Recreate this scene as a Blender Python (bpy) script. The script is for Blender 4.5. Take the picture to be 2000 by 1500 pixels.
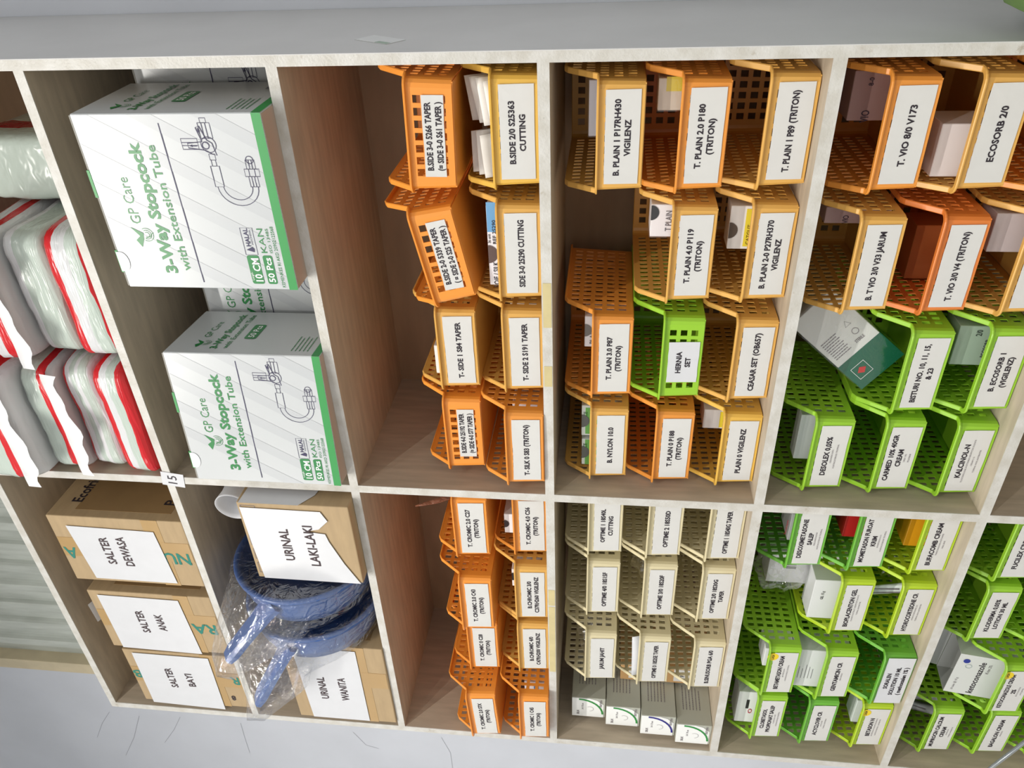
import bpy, bmesh, math, random
import numpy as np
from mathutils import Vector, Matrix, noise
random.seed(7)
for o in list(bpy.data.objects): bpy.data.objects.remove(o, do_unlink=True)
SC = bpy.context.scene
COL = SC.collection
ZO = 1.32                      # height of the camera above the floor; "rel" heights below are measured from it

# ------------------------------------------------------------------ camera
YAW, PITCH, ROLL, FPX = math.radians(34.162), math.radians(6.569), math.radians(1.784), 1536.4
_f = np.array([-math.sin(YAW)*math.cos(PITCH), math.cos(YAW)*math.cos(PITCH), math.sin(PITCH)])
_r = np.array([math.cos(YAW), math.sin(YAW), 0.0]); _u = np.cross(_r, _f)
RT = math.cos(ROLL)*_r + math.sin(ROLL)*_u
UP = -math.sin(ROLL)*_r + math.cos(ROLL)*_u
FW = _f
CAMP = np.array([0.0, -1.0, 0.0])
cd = bpy.data.cameras.new('camera'); cam = bpy.data.objects.new('camera', cd); COL.objects.link(cam)
cd.sensor_fit = 'HORIZONTAL'; cd.sensor_width = 36.0; cd.lens = FPX*36.0/2000.0; cd.clip_start = 0.01
M = Matrix.Identity(4)
for i in range(3):             # the phone was held upright, the picture lies on its side: image right = down
    M[i][0] = -UP[i]; M[i][1] = RT[i]; M[i][2] = -FW[i]
M.translation = Vector((CAMP[0], CAMP[1], CAMP[2]+ZO))
cam.matrix_world = M
SC.camera = cam
def ray(x, y):
    return RT*((1500-y-750)/FPX) + UP*(-(x-1000)/FPX) + FW
def onY(x, y, Y=0.0):
    d = ray(x, y); return CAMP + d*((Y-CAMP[1])/d[1])
def onX(x, y, X):
    d = ray(x, y); return CAMP + d*((X-CAMP[0])/d[0])
def onZ(x, y, Z):
    d = ray(x, y); return CAMP + d*((Z-CAMP[2])/d[2])

# ------------------------------------------------------------------ light
SC.view_settings.view_transform = 'Standard'; SC.view_settings.look = 'None'
SC.view_settings.gamma = 1.0; SC.view_settings.use_curve_mapping = False
SC.view_settings.exposure = -0.55
w = bpy.data.worlds.new('world'); SC.world = w; w.use_nodes = True
w.node_tree.nodes['Background'].inputs[0].default_value = (0.75, 0.8, 0.9, 1)
w.node_tree.nodes['Background'].inputs[1].default_value = 0.05
def tube_light(name, loc, length, power, col=(1, 0.96, 0.9), spread=180):
    ld = bpy.data.lights.new(name, 'AREA'); ld.shape = 'RECTANGLE'; ld.size = length; ld.size_y = 0.04
    ld.energy = power; ld.color = col; ld.spread = math.radians(spread)
    lo = bpy.data.objects.new(name, ld); COL.objects.link(lo); lo.location = (loc[0], loc[1], loc[2]+ZO)
    return lo
tube_light('key_and_fill_tube', (-0.95, -1.55, 1.80), 1.15, 68)
tube_light('key_and_fill_tube', (-0.6, -3.4, 1.9), 1.15, 62)  # added fill lamp far behind the camera, lifts the shade inside the cells
tube_light('key_and_fill_tube', (1.6, -2.4, 1.9), 1.15, 62)  # unseen fill lamp added on the right to soften contrast
tube_light('key_and_fill_tube', (-3.2, -2.2, 1.9), 1.15, 56)  # extra fill lamp added out of view on the left

# ------------------------------------------------------------------ materials
def lin(c):
    c = c/255.0
    return c/12.92 if c <= 0.04045 else ((c+0.055)/1.055)**2.4
def rgb(*c): return (lin(c[0]), lin(c[1]), lin(c[2]), 1.0)
MATS = {}
def mat(name, col, rough=0.5, var=0.0, vscale=20.0, stretch=(1, 1, 1), bump=0.0, bscale=200.0, spec=0.5, col2=None, coat=0.0):
    if name in MATS: return MATS[name]
    m = bpy.data.materials.new(name); m.use_nodes = True; nt = m.node_tree
    b = nt.nodes['Principled BSDF']; b.inputs['Roughness'].default_value = rough
    b.inputs['Specular IOR Level'].default_value = spec
    b.inputs['Coat Weight'].default_value = coat
    c = rgb(*col); b.inputs['Base Color'].default_value = c
    if var > 0 or col2 or bump > 0:
        tc = nt.nodes.new('ShaderNodeTexCoord'); mp = nt.nodes.new('ShaderNodeMapping')
        mp.inputs['Scale'].default_value = stretch
        nt.links.new(tc.outputs['Object'], mp.inputs[0])
    if var > 0 or col2:
        n = nt.nodes.new('ShaderNodeTexNoise'); n.inputs['Scale'].default_value = vscale; n.inputs['Detail'].default_value = 6
        nt.links.new(mp.outputs[0], n.inputs['Vector'])
        r = nt.nodes.new('ShaderNodeValToRGB')
        r.color_ramp.elements[0].position = 0.35; r.color_ramp.elements[1].position = 0.65
        cA = rgb(*col2) if col2 else tuple(v*(1-var) for v in c[:3])+(1,)
        r.color_ramp.elements[0].color = cA
        r.color_ramp.elements[1].color = tuple(min(1, v*(1+var)) for v in c[:3])+(1,)
        nt.links.new(n.outputs['Fac'], r.inputs[0]); nt.links.new(r.outputs[0], b.inputs['Base Color'])
    if bump > 0:
        n2 = nt.nodes.new('ShaderNodeTexNoise'); n2.inputs['Scale'].default_value = bscale; n2.inputs['Detail'].default_value = 3
        nt.links.new(mp.outputs[0], n2.inputs['Vector'])
        bp = nt.nodes.new('ShaderNodeBump'); bp.inputs['Strength'].default_value = bump; bp.inputs['Distance'].default_value = 0.001
        nt.links.new(n2.outputs['Fac'], bp.inputs['Height']); nt.links.new(bp.outputs[0], b.inputs['Normal'])
    MATS[name] = m
    return m
def plastic_film(name, fac=0.10, col=(1, 1, 1), rough=0.07, edge=0.35, milky=False, bump=1.0):
    """thin film: mostly see-through, with crisp reflections on its creases"""
    if name in MATS: return MATS[name]
    m = bpy.data.materials.new(name); m.use_nodes = True; nt = m.node_tree; N = nt.nodes; L = nt.links
    b = N['Principled BSDF']; out = N['Material Output']
    if not milky:
        N.remove(b); b = N.new('ShaderNodeBsdfGlossy'); b.inputs['Color'].default_value = (*col, 1)
    else: b.inputs['Base Color'].default_value = (*col, 1)
    b.inputs['Roughness'].default_value = rough
    t = N.new('ShaderNodeBsdfTransparent'); mx = N.new('ShaderNodeMixShader')
    lw = N.new('ShaderNodeLayerWeight'); lw.inputs[0].default_value = 0.25
    ma = N.new('ShaderNodeMath'); ma.operation = 'MULTIPLY_ADD'; ma.inputs[1].default_value = edge; ma.inputs[2].default_value = fac
    L.new(lw.outputs['Facing'], ma.inputs[0])
    tc = N.new('ShaderNodeTexCoord'); n2 = N.new('ShaderNodeTexNoise'); n2.inputs['Scale'].default_value = 24; n2.inputs['Detail'].default_value = 3; n2.inputs['Distortion'].default_value = 2.5
    bp = N.new('ShaderNodeBump'); bp.inputs['Strength'].default_value = bump; bp.inputs['Distance'].default_value = 0.009
    L.new(tc.outputs['Object'], n2.inputs['Vector']); L.new(n2.outputs['Fac'], bp.inputs['Height']); L.new(bp.outputs[0], b.inputs['Normal'])
    L.new(ma.outputs[0], mx.inputs[0]); L.new(t.outputs[0], mx.inputs[1]); L.new(b.outputs[0], mx.inputs[2]); L.new(mx.outputs[0], out.inputs[0])
    MATS[name] = m
    return m
WOOD = mat('bare plywood', (188, 175, 155), 0.6, 0.10, 9, (1.2, 9, 9), 0.15, 120)
WOODV = mat('bare plywood upright', (184, 170, 150), 0.6, 0.10, 9, (9, 9, 1.2), 0.15, 120)
WHITE = mat('chipped white gloss paint', (212, 211, 206), 0.40, 0, 38, (1, 1, 1), 0.6, 260, col2=(196, 193, 184))
def add_stains(m, col, scale, lo, hi, seed=0.0):
    """worn, dirty patches with a shape of their own"""
    nt = m.node_tree; b = nt.nodes['Principled BSDF']; src = b.inputs['Base Color'].links[0].from_socket
    tc = nt.nodes.new('ShaderNodeTexCoord'); n = nt.nodes.new('ShaderNodeTexNoise'); n.noise_dimensions = '4D'; n.inputs['W'].default_value = seed
    n.inputs['Scale'].default_value = scale; n.inputs['Detail'].default_value = 7; n.inputs['Roughness'].default_value = 0.7
    nt.links.new(tc.outputs['Object'], n.inputs['Vector'])
    r = nt.nodes.new('ShaderNodeMapRange'); r.inputs[1].default_value = lo; r.inputs[2].default_value = hi; nt.links.new(n.outputs['Fac'], r.inputs[0])
    mx = nt.nodes.new('ShaderNodeMix'); mx.data_type = 'RGBA'; nt.links.new(r.outputs[0], mx.inputs[0]); nt.links.new(src, mx.inputs[6]); mx.inputs[7].default_value = rgb(*col)
    nt.links.new(mx.outputs[2], b.inputs['Base Color'])
add_stains(WHITE, (142, 124, 92), 17, 0.60, 0.72); add_stains(WHITE, (120, 118, 114), 60, 0.64, 0.74, 3.0)
GREY = mat('grey painted panel', (206, 206, 205), 0.45, 0.03, 8, (1, 1, 1), 0.12, 200)
WALL = mat('pale lilac wall paint', (210, 214, 222), 0.6, 0.03, 5, (1, 1, 1), 0.2, 60)
PAPER = mat('white paper', (214, 214, 211), 0.55, 0.02, 30)
PAPERW = mat('glossy white paper', (214, 216, 220), 0.35, 0.015, 30)
INK = mat('black print', (38, 30, 40), 0.6)
INKG = mat('grey print', (120, 112, 118), 0.6)
INKB = mat('brown black print', (62, 46, 50), 0.6)
CARD = mat('brown cardboard', (176, 152, 116), 0.7, 0.06, 12, (1, 1, 6))
CARDD = mat('cardboard under packing tape', (150, 122, 84), 0.25, 0.06, 12)
CARDY = mat('yellowed tape on cardboard', (178, 146, 96), 0.3, 0.05, 10)
TEAL = mat('teal print', (32, 124, 110), 0.6)
GREENP = mat('green print', (52, 150, 76), 0.4)
NAVY = mat('navy line print', (52, 48, 84), 0.5)
CART = mat('white gloss carton board', (203, 207, 209), 0.28, 0, 2, col2=(199, 203, 205))
STRIPE = mat('pale grey print stripe', (192, 196, 199), 0.3)
BASK = {
 'orange': mat('orange plastic', (234, 152, 62), 0.38),
 'bright orange': mat('bright orange plastic', (240, 152, 58), 0.38),
 'deep orange': mat('deep orange plastic', (228, 130, 58), 0.38),
 'mustard': mat('mustard plastic', (226, 174, 88), 0.38),
 'yellow': mat('mustard yellow plastic', (232, 186, 82), 0.38),
 'lime': mat('lime green plastic', (152, 204, 52), 0.36),
 'acid green': mat('acid green plastic', (184, 214, 46), 0.36),
 'leaf green': mat('leaf green plastic', (112, 184, 62), 0.36),
 'beige': mat('beige plastic', (222, 211, 172), 0.4),
}

# ------------------------------------------------------------------ object helpers
def tag(o, label, cat, group=None):
    o['label'] = label; o['category'] = cat
    if group: o['group'] = group
    return o
def empty(name, loc, label=None, cat=None, group=None, rot=(0, 0, 0)):
    o = bpy.data.objects.new(name, None); COL.objects.link(o); o.empty_display_size = 0.02
    o.location = (loc[0], loc[1], loc[2]+ZO); o.rotation_euler = rot
    if label: tag(o, label, cat, group)
    return o
def link(name, me, parent=None, m=None, loc=(0, 0, 0), rot=(0, 0, 0)):
    """rel heights for top-level things, local coordinates for parts"""
    o = bpy.data.objects.new(name, me); COL.objects.link(o)
    if parent is not None: o.parent = parent; o.location = loc
    else: o.location = (loc[0], loc[1], loc[2]+ZO)
    o.rotation_euler = rot
    if m is not None:
        if len(me.materials) == 0: me.materials.append(None)
        o.material_slots[0].link = 'OBJECT'; o.material_slots[0].material = m
    return o
def mesh_from(name, verts, faces, smooth=False):
    me = bpy.data.meshes.new(name); me.from_pydata([tuple(v) for v in verts], [], faces); me.update()
    if smooth:
        for p in me.polygons: p.use_smooth = True
    return me
def bm_mesh(name, bm, smooth=False, recalc=False):
    if recalc: bmesh.ops.recalc_face_normals(bm, faces=bm.faces[:])
    me = bpy.data.meshes.new(name); bm.to_mesh(me); bm.free()
    if smooth:
        for p in me.polygons: p.use_smooth = True
    return me
def bm_box(bm, x0, x1, y0, y1, z0, z1):
    vs = [bm.verts.new((x, y, z)) for x in (x0, x1) for y in (y0, y1) for z in (z0, z1)]
    fs = []
    for f in ((0, 1, 3, 2), (4, 6, 7, 5), (0, 4, 5, 1), (2, 3, 7, 6), (0, 2, 6, 4), (1, 5, 7, 3)):
        fs.append(bm.faces.new([vs[i] for i in f]))
    return fs
def box_mesh(name, x0, x1, y0, y1, z0, z1, bev=0.0, seg=2):
    bm = bmesh.new(); bm_box(bm, x0, x1, y0, y1, z0, z1); bmesh.ops.recalc_face_normals(bm, faces=bm.faces[:])
    if bev > 0: bmesh.ops.bevel(bm, geom=bm.edges[:], offset=bev, segments=seg, affect='EDGES', profile=0.5)
    return bm_mesh(name, bm)
def tube_mesh(name, pts, r, n=10, closed=False, taper=None):
    pts = [Vector(p) for p in pts]; V = []; F = []
    N = len(pts); prev = None
    for i, p in enumerate(pts):
        a = pts[(i-1) % N] if (closed or i > 0) else pts[i]; b = pts[(i+1) % N] if (closed or i < N-1) else pts[i]
        t = (b-a).normalized()
        if prev is None: prev = t.orthogonal().normalized()
        nrm = (prev - t*prev.dot(t)).normalized(); prev = nrm; bi = t.cross(nrm)
        rr = r if taper is None else r*taper[i]
        for k in range(n):
            an = 2*math.pi*k/n; V.append(p + (nrm*math.cos(an)+bi*math.sin(an))*rr)
    L = N if closed else N-1
    for i in range(L):
        for k in range(n):
            F.append((i*n+k, i*n+(k+1) % n, ((i+1) % N)*n+(k+1) % n, ((i+1) % N)*n+k))
    if not closed: F.append(tuple(range(n))[::-1]); F.append(tuple((N-1)*n+k for k in range(n)))
    return mesh_from(name, V, F, True)
def lathe_mesh(name, prof, n=32, axis='Z'):
    V = []; F = []
    for (r, h) in prof:
        for k in range(n):
            a = 2*math.pi*k/n; c, s = r*math.cos(a), r*math.sin(a)
            V.append((c, s, h) if axis == 'Z' else (h, c, s))
    for i in range(len(prof)-1):
        for k in range(n): F.append((i*n+k, i*n+(k+1) % n, (i+1)*n+(k+1) % n, (i+1)*n+k))
    return mesh_from(name, V, F, True)

# ------------------------------------------------------------------ lettering
_GL = {}
def glyphs(s, bold=0.0):
    """outline of a line of text of cap height 1, centred in x, base at 0 -> verts2d, faces, width"""
    k = (s, bold)
    if k in _GL: return _GL[k]
    cu = bpy.data.curves.new('t', 'FONT'); cu.body = s; cu.size = 1.0; cu.resolution_u = 2; cu.offset = bold
    cu.fill_mode = 'FRONT'
    ob = bpy.data.objects.new('t', cu); COL.objects.link(ob)
    dg = bpy.context.evaluated_depsgraph_get(); dg.update()
    me = bpy.data.meshes.new_from_object(ob.evaluated_get(dg))
    V = np.array([v.co[:2] for v in me.vertices]) if len(me.vertices) else np.zeros((1, 2)); F = [tuple(p.vertices) for p in me.polygons]
    bpy.data.objects.remove(ob); bpy.data.curves.remove(cu); bpy.data.meshes.remove(me)
    V = V/0.70
    x0, x1 = V[:, 0].min(), V[:, 0].max(); V[:, 0] -= (x0+x1)/2
    _GL[k] = (V, F, x1-x0)
    return _GL[k]
class Print:
    """flat print: text, strokes and polygons in a local x/z plane facing -y"""
    def __init__(s): s.V = []; s.F = []
    def text(s, st, h, cx=0, cz=0, maxw=None, bold=0.02, rot=0.0, width=None, shear=0):
        V, F, w = glyphs(st, bold); sx = h
        if width: sx = width/max(w, 1e-6)
        elif maxw and w*h > maxw: sx = maxw/w
        c, sn = math.cos(rot), math.sin(rot); o = len(s.V)
        for v in V:
            a, b = v[0]*sx + shear*v[1]*h, (v[1]-0.5)*h
            s.V.append((cx+a*c-b*sn, 0, cz+a*sn+b*c))
        s.F += [tuple(i+o for i in f) for f in F]; return s
    def poly(s, pts):
        o = len(s.V); s.V += [(p[0], 0, p[1]) for p in pts]; s.F.append(tuple(range(o, o+len(pts)))); return s
    def rect(s, x0, z0, x1, z1): return s.poly([(x0, z0), (x1, z0), (x1, z1), (x0, z1)])
    def line(s, pts, w, closed=False):
        P = [Vector(p) for p in pts]; n = len(P); o = len(s.V)
        for i, p in enumerate(P):
            a = P[i-1] if (i > 0 or closed) else p; b = P[(i+1) % n] if (i < n-1 or closed) else p
            t = (b-a).normalized(); q = Vector((-t.y, t.x))*w/2
            s.V += [(p.x+q.x, 0, p.y+q.y), (p.x-q.x, 0, p.y-q.y)]
        for i in range(n if closed else n-1):
            j = (i+1) % n; s.F.append((o+2*i, o+2*i+1, o+2*j+1, o+2*j))
        return s
    def bars(s, x0, x1, z, h):
        """a line of print too small to read"""
        x = x0
        while x < x1:
            w_ = min(random.uniform(0.002, 0.006), x1-x); s.rect(x, z-h/2, x+w_, z+h/2); x += w_+0.0008
        return s
    def disc(s, cx, cz, r, n=20, rz=None): return s.poly([(cx+r*math.cos(2*math.pi*k/n), cz+(rz or r)*math.sin(2*math.pi*k/n)) for k in range(n)])
    def ring(s, cx, cz, r, w, n=20, a0=0, a1=2*math.pi):
        return s.line([(cx+r*math.cos(a0+(a1-a0)*k/n), cz+r*math.sin(a0+(a1-a0)*k/n)) for k in range(n+1)], w)
    def round_rect(s, x0, z0, x1, z1, r):
        P = []
        for (cx, cz, a) in ((x1-r, z0+r, -90), (x1-r, z1-r, 0), (x0+r, z1-r, 90), (x0+r, z0+r, 180)):
            for k in range(4): an = math.radians(a+30*k); P.append((cx+r*math.cos(an), cz+r*math.sin(an)))
        return s.poly(P)
    def build(s, name, m, parent, loc=(0, -0.0004, 0), rot=(0, 0, 0)):
        return link(name, mesh_from(name, s.V, s.F), parent, m, loc, rot)

# ------------------------------------------------------------------ the room
FLOOR, CEIL = -ZO, 2.5
BACK = 0.345
def struct(name, x0, x1, y0, y1, z0, z1, m):
    o = link(name, box_mesh(name, x0, x1, y0, y1, z0, z1), None, m); o['kind'] = 'structure'; return o
struct('floor', -4.2, 3.2, -4.2, BACK, FLOOR-0.1, FLOOR, mat('grey floor tile', (190, 188, 182), 0.35, 0.05, 3))
struct('ceiling', -4.2, 3.2, -4.2, BACK, CEIL, CEIL+0.1, mat('white ceiling', (235, 235, 232), 0.8))
# back wall, with an opening for the ribbed window panel above the shelf
WX0, WX1, WZ0, WZ1 = -2.03, -0.6, 1.28, 1.95
bm = bmesh.new()
for (a, b, c, d) in ((-4.2, WX0, FLOOR, CEIL), (WX1, 3.2, FLOOR, CEIL), (WX0, WX1, FLOOR, WZ0), (WX0, WX1, WZ1, CEIL)):
    bm_box(bm, a, b, BACK, BACK+0.12, c, d)
wb = link('wall_back', bm_mesh('wall_back', bm, recalc=True), None, WALL); wb['kind'] = 'structure'
struct('wall_left', -4.3, -4.2, -4.2, BACK+0.12, FLOOR, CEIL, WALL)
struct('wall_right', 3.2, 3.3, -4.2, BACK+0.12, FLOOR, CEIL, WALL)
struct('wall_front', -4.2, 3.2, -4.3, -4.2, FLOOR, CEIL, WALL)
# hair cracks in the plaster: shallow dark grooves
CR = mat('crack in plaster', (158, 160, 168), 0.8)
for pts in (((214, 1390), (200, 1412), (190, 1440)), ((272, 1398), (262, 1440), (246, 1475)), ((862, 1440), (880, 1470), (884, 1500)),
            ((690, 1430), (715, 1455), (740, 1462)), ((352, 1400), (340, 1425), (322, 1450)), ((470, 1412), (478, 1440), (488, 1470))):
    q = [onY(x, y, BACK) for x, y in pts]
    P = Print().line([(a[0], a[2]) for a in q], 0.0012)
    o = P.build('crack', CR, wb, (0, BACK-0.0006, 0))
# window: cream frame, ribbed translucent panel
win = empty('window_1', (WX0, BACK, WZ0)); win['kind'] = 'structure'
CREAM = mat('cream window frame paint', (214, 200, 168), 0.5, 0.08, 14)
for (x0, x1, z0, z1) in ((0, 0.045, 0, WZ1-WZ0), (WX1-WX0-0.045, WX1-WX0, 0, WZ1-WZ0), (0.045, WX1-WX0-0.045, 0, 0.045), (0.045, WX1-WX0-0.045, WZ1-WZ0-0.045, WZ1-WZ0)):
    link('window_frame', box_mesh('f', x0, x1, -0.006, 0.05, z0, z1, 0.002), win, CREAM)
V = []; F = []; n = 300; Wd = WX1-WX0-0.09
for i in range(n+1):
    x = 0.045+Wd*i/n; ph = (x/0.082) % 1.0
    y = 0.032 - 0.014*min(1, max(0, 2.2*math.sin(2*math.pi*ph)))
    V += [(x, y, 0.045), (x, y, WZ1-WZ0-0.045)]
    if i: F.append((2*i-2, 2*i, 2*i+1, 2*i-1))
RIB = mat('ribbed translucent panel', (206, 212, 204), 0.22, 0, 5, (8, 1, 1.3), col2=(186, 192, 184))
link('ribbed_pane', mesh_from('ribbed_pane', V, F, False), win, RIB)

# ------------------------------------------------------------------ the shelving unit
XRo, XRi, XMr, XMl, XLi, XLo = -0.1947, -0.2093, -0.9032, -0.9189, -1.6201, -1.6369
ZB = [(1.1306, 1.1156), (0.7782, 0.7637), (0.4336, 0.4185), (0.0908, 0.0757), (-0.2538, -0.27), (-0.6049, -0.62), (-0.9560, -0.9712), (-1.3015, -1.3165)]
T1 = [b[0] for b in ZB]        # upper faces of the boards (rel)
XC = (XRi+XLi)/2
shelf = empty('shelving_unit', (XC, 0, FLOOR), 'tall white-edged plywood shelving unit with two columns of open cells', 'shelf')
def sl(x, y, z): return (x-XC, y, z-FLOOR)
def board(name, x0, x1, z0, z1, m, side=None):
    """wooden board with a separate painted front edge"""
    a, b = sl(x0, 0, z0), sl(x1, 0, z1)
    o = link(name, box_mesh(name, a[0], b[0], 0.0015, BACK-0.008, a[2], b[2]), shelf, m)
    link('painted_front_edge', box_mesh('edge', a[0], b[0], 0.0, 0.0015, a[2], b[2]), o, WHITE)
    return o
board('side_panel', XLo, XLi, FLOOR, T1[0], WOODV)
board('divider', XMl, XMr, FLOOR, ZB[0][1], WOODV)
rp = board('side_panel', XRi, XRo-0.001, FLOOR, T1[0], WOODV)
a = sl(XRo-0.001, 0, FLOOR); b = sl(XRo, 0, T1[0])
link('grey_paint_face', box_mesh('g', a[0], b[0], 0.0, BACK-0.001, 0, b[2]), rp, GREY)
for i, (zu, zl) in enumerate(ZB):
    if i == 0:
        board('shelf_board', XLi, XRi, zl, zu, WOOD)
    else:
        board('shelf_board', XMr, XRi, zl, zu, WOOD); board('shelf_board', XLi, XMl, zl, zu, WOOD)
a = sl(XLi, 0, FLOOR); b = sl(XRi, 0, ZB[0][1])
link('back_panel', box_mesh('back', a[0], b[0], BACK-0.008, BACK-0.001, 0.0, b[2]), shelf, mat('plywood back', (160, 132, 102), 0.6, 0.1, 7, (1, 1, 4)))
# old tape left on the front edges
TAPE = mat('yellowed tape residue', (206, 192, 142), 0.5, 0.05, 40)
for (p, q) in (((1049, 553), (1069, 640)), ((1050, 715), (1070, 755)), ((1072, 1185), (1087, 1312)), ((1070, 1152), (1085, 1183))):
    A, Bq = onY(*p, 0), onY(*q, 0)
    x0, x1 = sorted((A[0], Bq[0])); zz = ZB[3]
    u, v = sl(x0, 0, zz[1]+0.001), sl(x1, 0, zz[0]-0.002)
    link('tape_residue', box_mesh('tape', u[0], v[0], -0.0005, 0.0, u[2], v[2]), shelf, TAPE)
# the paper number tag folded over the crossing
A, Bq = onY(318, 921, -0.002), onY(366, 951, -0.002)
tg = link('number_tag', box_mesh('tag', -0.0155, 0.0155, 0, 0.0004, -0.021, 0.021), shelf, PAPERW, sl(onY(338, 936, 0)[0], -0.0012, onY(338, 936, 0)[2]), (0, math.radians(8), 0))
Print().text('15', 0.017, 0, 0.001, bold=0.0, width=0.0185).build('lettering', INK, tg)
# torn sticker on the grey outer face
P = onX(742, 78, XRo); sk = link('sticker', box_mesh('st', 0, 0.0004, -0.017, 0.017, -0.032, 0.032), rp, mat('faded sticker', (222, 224, 222), 0.3, 0.02, 90), (sl(*P)[0]+0.0002, P[1], sl(*P)[2]), (math.radians(-35), 0, 0))
link('green_corner', box_mesh('gc', 0.0003, 0.0006, -0.016, -0.008, -0.03, -0.008), sk, mat('pale green print', (150, 172, 152), 0.4))

# ------------------------------------------------------------------ plastic baskets
BW, BD, BH, HF, PITCHZ = 0.148, 0.255, 0.1016, 0.058, 0.105
RC = 0.011
def taper(v):
    x, y, z = v
    k = 1.0 - 0.05*(1-z/BH)
    return (x*k, y + 0.006*(1-z/BH)*(1-2*y/BD), z)
def span(n, start, hole, pitch, total):
    us = [0.0]
    for i in range(n): us += [start+i*pitch, start+i*pitch+hole]
    return us+[total]
def holed(us, vs, skip=()):
    bm = bmesh.new(); G = [[bm.verts.new((u, v, 0)) for v in vs] for u in us]
    for i in range(len(us)-1):
        for j in range(len(vs)-1):
            if i % 2 == 1 and j % 2 == 1: continue
            bm.faces.new((G[i][j], G[i+1][j], G[i+1][j+1], G[i][j+1]))
    return bm
def finish(name, bm, fn, thick=0.0018, flip=False):
    for v in bm.verts: v.co = Vector(taper(fn(v.co.x, v.co.y)))
    if flip: bmesh.ops.reverse_faces(bm, faces=bm.faces[:])
    bm.normal_update(); bmesh.ops.recalc_face_normals(bm, faces=bm.faces[:]); bm.normal_update()
    bmesh.ops.solidify(bm, geom=bm.faces[:], thickness=thick)
    bmesh.ops.recalc_face_normals(bm, faces=bm.faces[:])
    return bm_mesh(name, bm)
hw = BW/2
# front: flat part plus two rounded corners
def wrap(s):
    """perimeter parameter across a short side incl. both corners: returns x, y(depth from that side)"""
    L = BW-2*RC; arc = RC*math.pi/2
    if s < arc: a = s/RC; return (-hw+RC-RC*math.cos(a), RC-RC*math.sin(a))
    if s <= arc+L: return (-hw+RC+(s-arc), 0.0)
    a = (s-arc-L)/RC; return (hw-RC+RC*math.sin(a), RC-RC*math.cos(a))
arc = RC*math.pi/2; TL = BW-2*RC+2*arc
def short_us(n, hole, pitch):
    st = TL/2-((n-1)*pitch+hole)/2
    us = [0, arc/3, arc*2/3, arc] ; hs = span(n, st, hole, pitch, TL)[1:-1]
    return us, hs, [TL-arc, TL-2*arc/3, TL-arc/3, TL]
def short_panel(name, n, hole, pitch, vs, back=False):
    a, h, c = short_us(n, hole, pitch)
    bm = bmesh.new(); us = a+h+c; k0 = len(a)
    G = [[bm.verts.new((u, v, 0)) for v in vs] for u in us]
    for i in range(len(us)-1):
        for j in range(len(vs)-1):
            if k0 <= i < k0+len(h)-1 and (i-k0) % 2 == 0 and j % 2 == 1: continue
            bm.faces.new((G[i][j], G[i+1][j], G[i+1][j+1], G[i][j+1]))
    def fn(s, z):
        x, y = wrap(s); return (x, BD-y if back else y, z)
    return finish(name, bm, fn)
ME_FRONT = short_panel('front_panel', 7, 0.0100, 0.0162, span(3, 0.0085, 0.0098, 0.0158, HF))
ME_BACK = short_panel('back_wall', 7, 0.0100, 0.0162, span(5, 0.012, 0.011, 0.0178, BH), True)
def side_mesh(sgn):
    bm = holed(span(15, 0.012, 0.0082, 0.0146, BD-2*RC), span(5, 0.010, 0.0115, 0.0182, BH))
    d = Vector((0.040, BH-HF, 0)).normalized(); nrm = Vector((-d.y, d.x, 0))
    bmesh.ops.bisect_plane(bm, geom=bm.verts[:]+bm.edges[:]+bm.faces[:], plane_co=Vector((-0.001, HF, 0)), plane_no=nrm, clear_outer=True)
    return finish('side_wall', bm, lambda s, z: (sgn*hw, RC+s, z))
ME_SIDE = {s: side_mesh(s) for s in (-1, 1)}
bm = bmesh.new(); G = [[bm.verts.new((x, y, 0)) for y in (0, 0.02, 0.06, 0.10, 0.14, 0.18, 0.22, BD-0.006)] for x in (0, 0.02, 0.05, 0.08, 0.11, BW-0.006)]
for i in range(len(G)-1):
    for j in range(len(G[0])-1): bm.faces.new((G[i][j], G[i+1][j], G[i+1][j+1], G[i][j+1]))
ME_BASE = finish('base', bm, lambda u, v: (-hw+0.003+u, 0.003+v, 0.0006))
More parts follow.
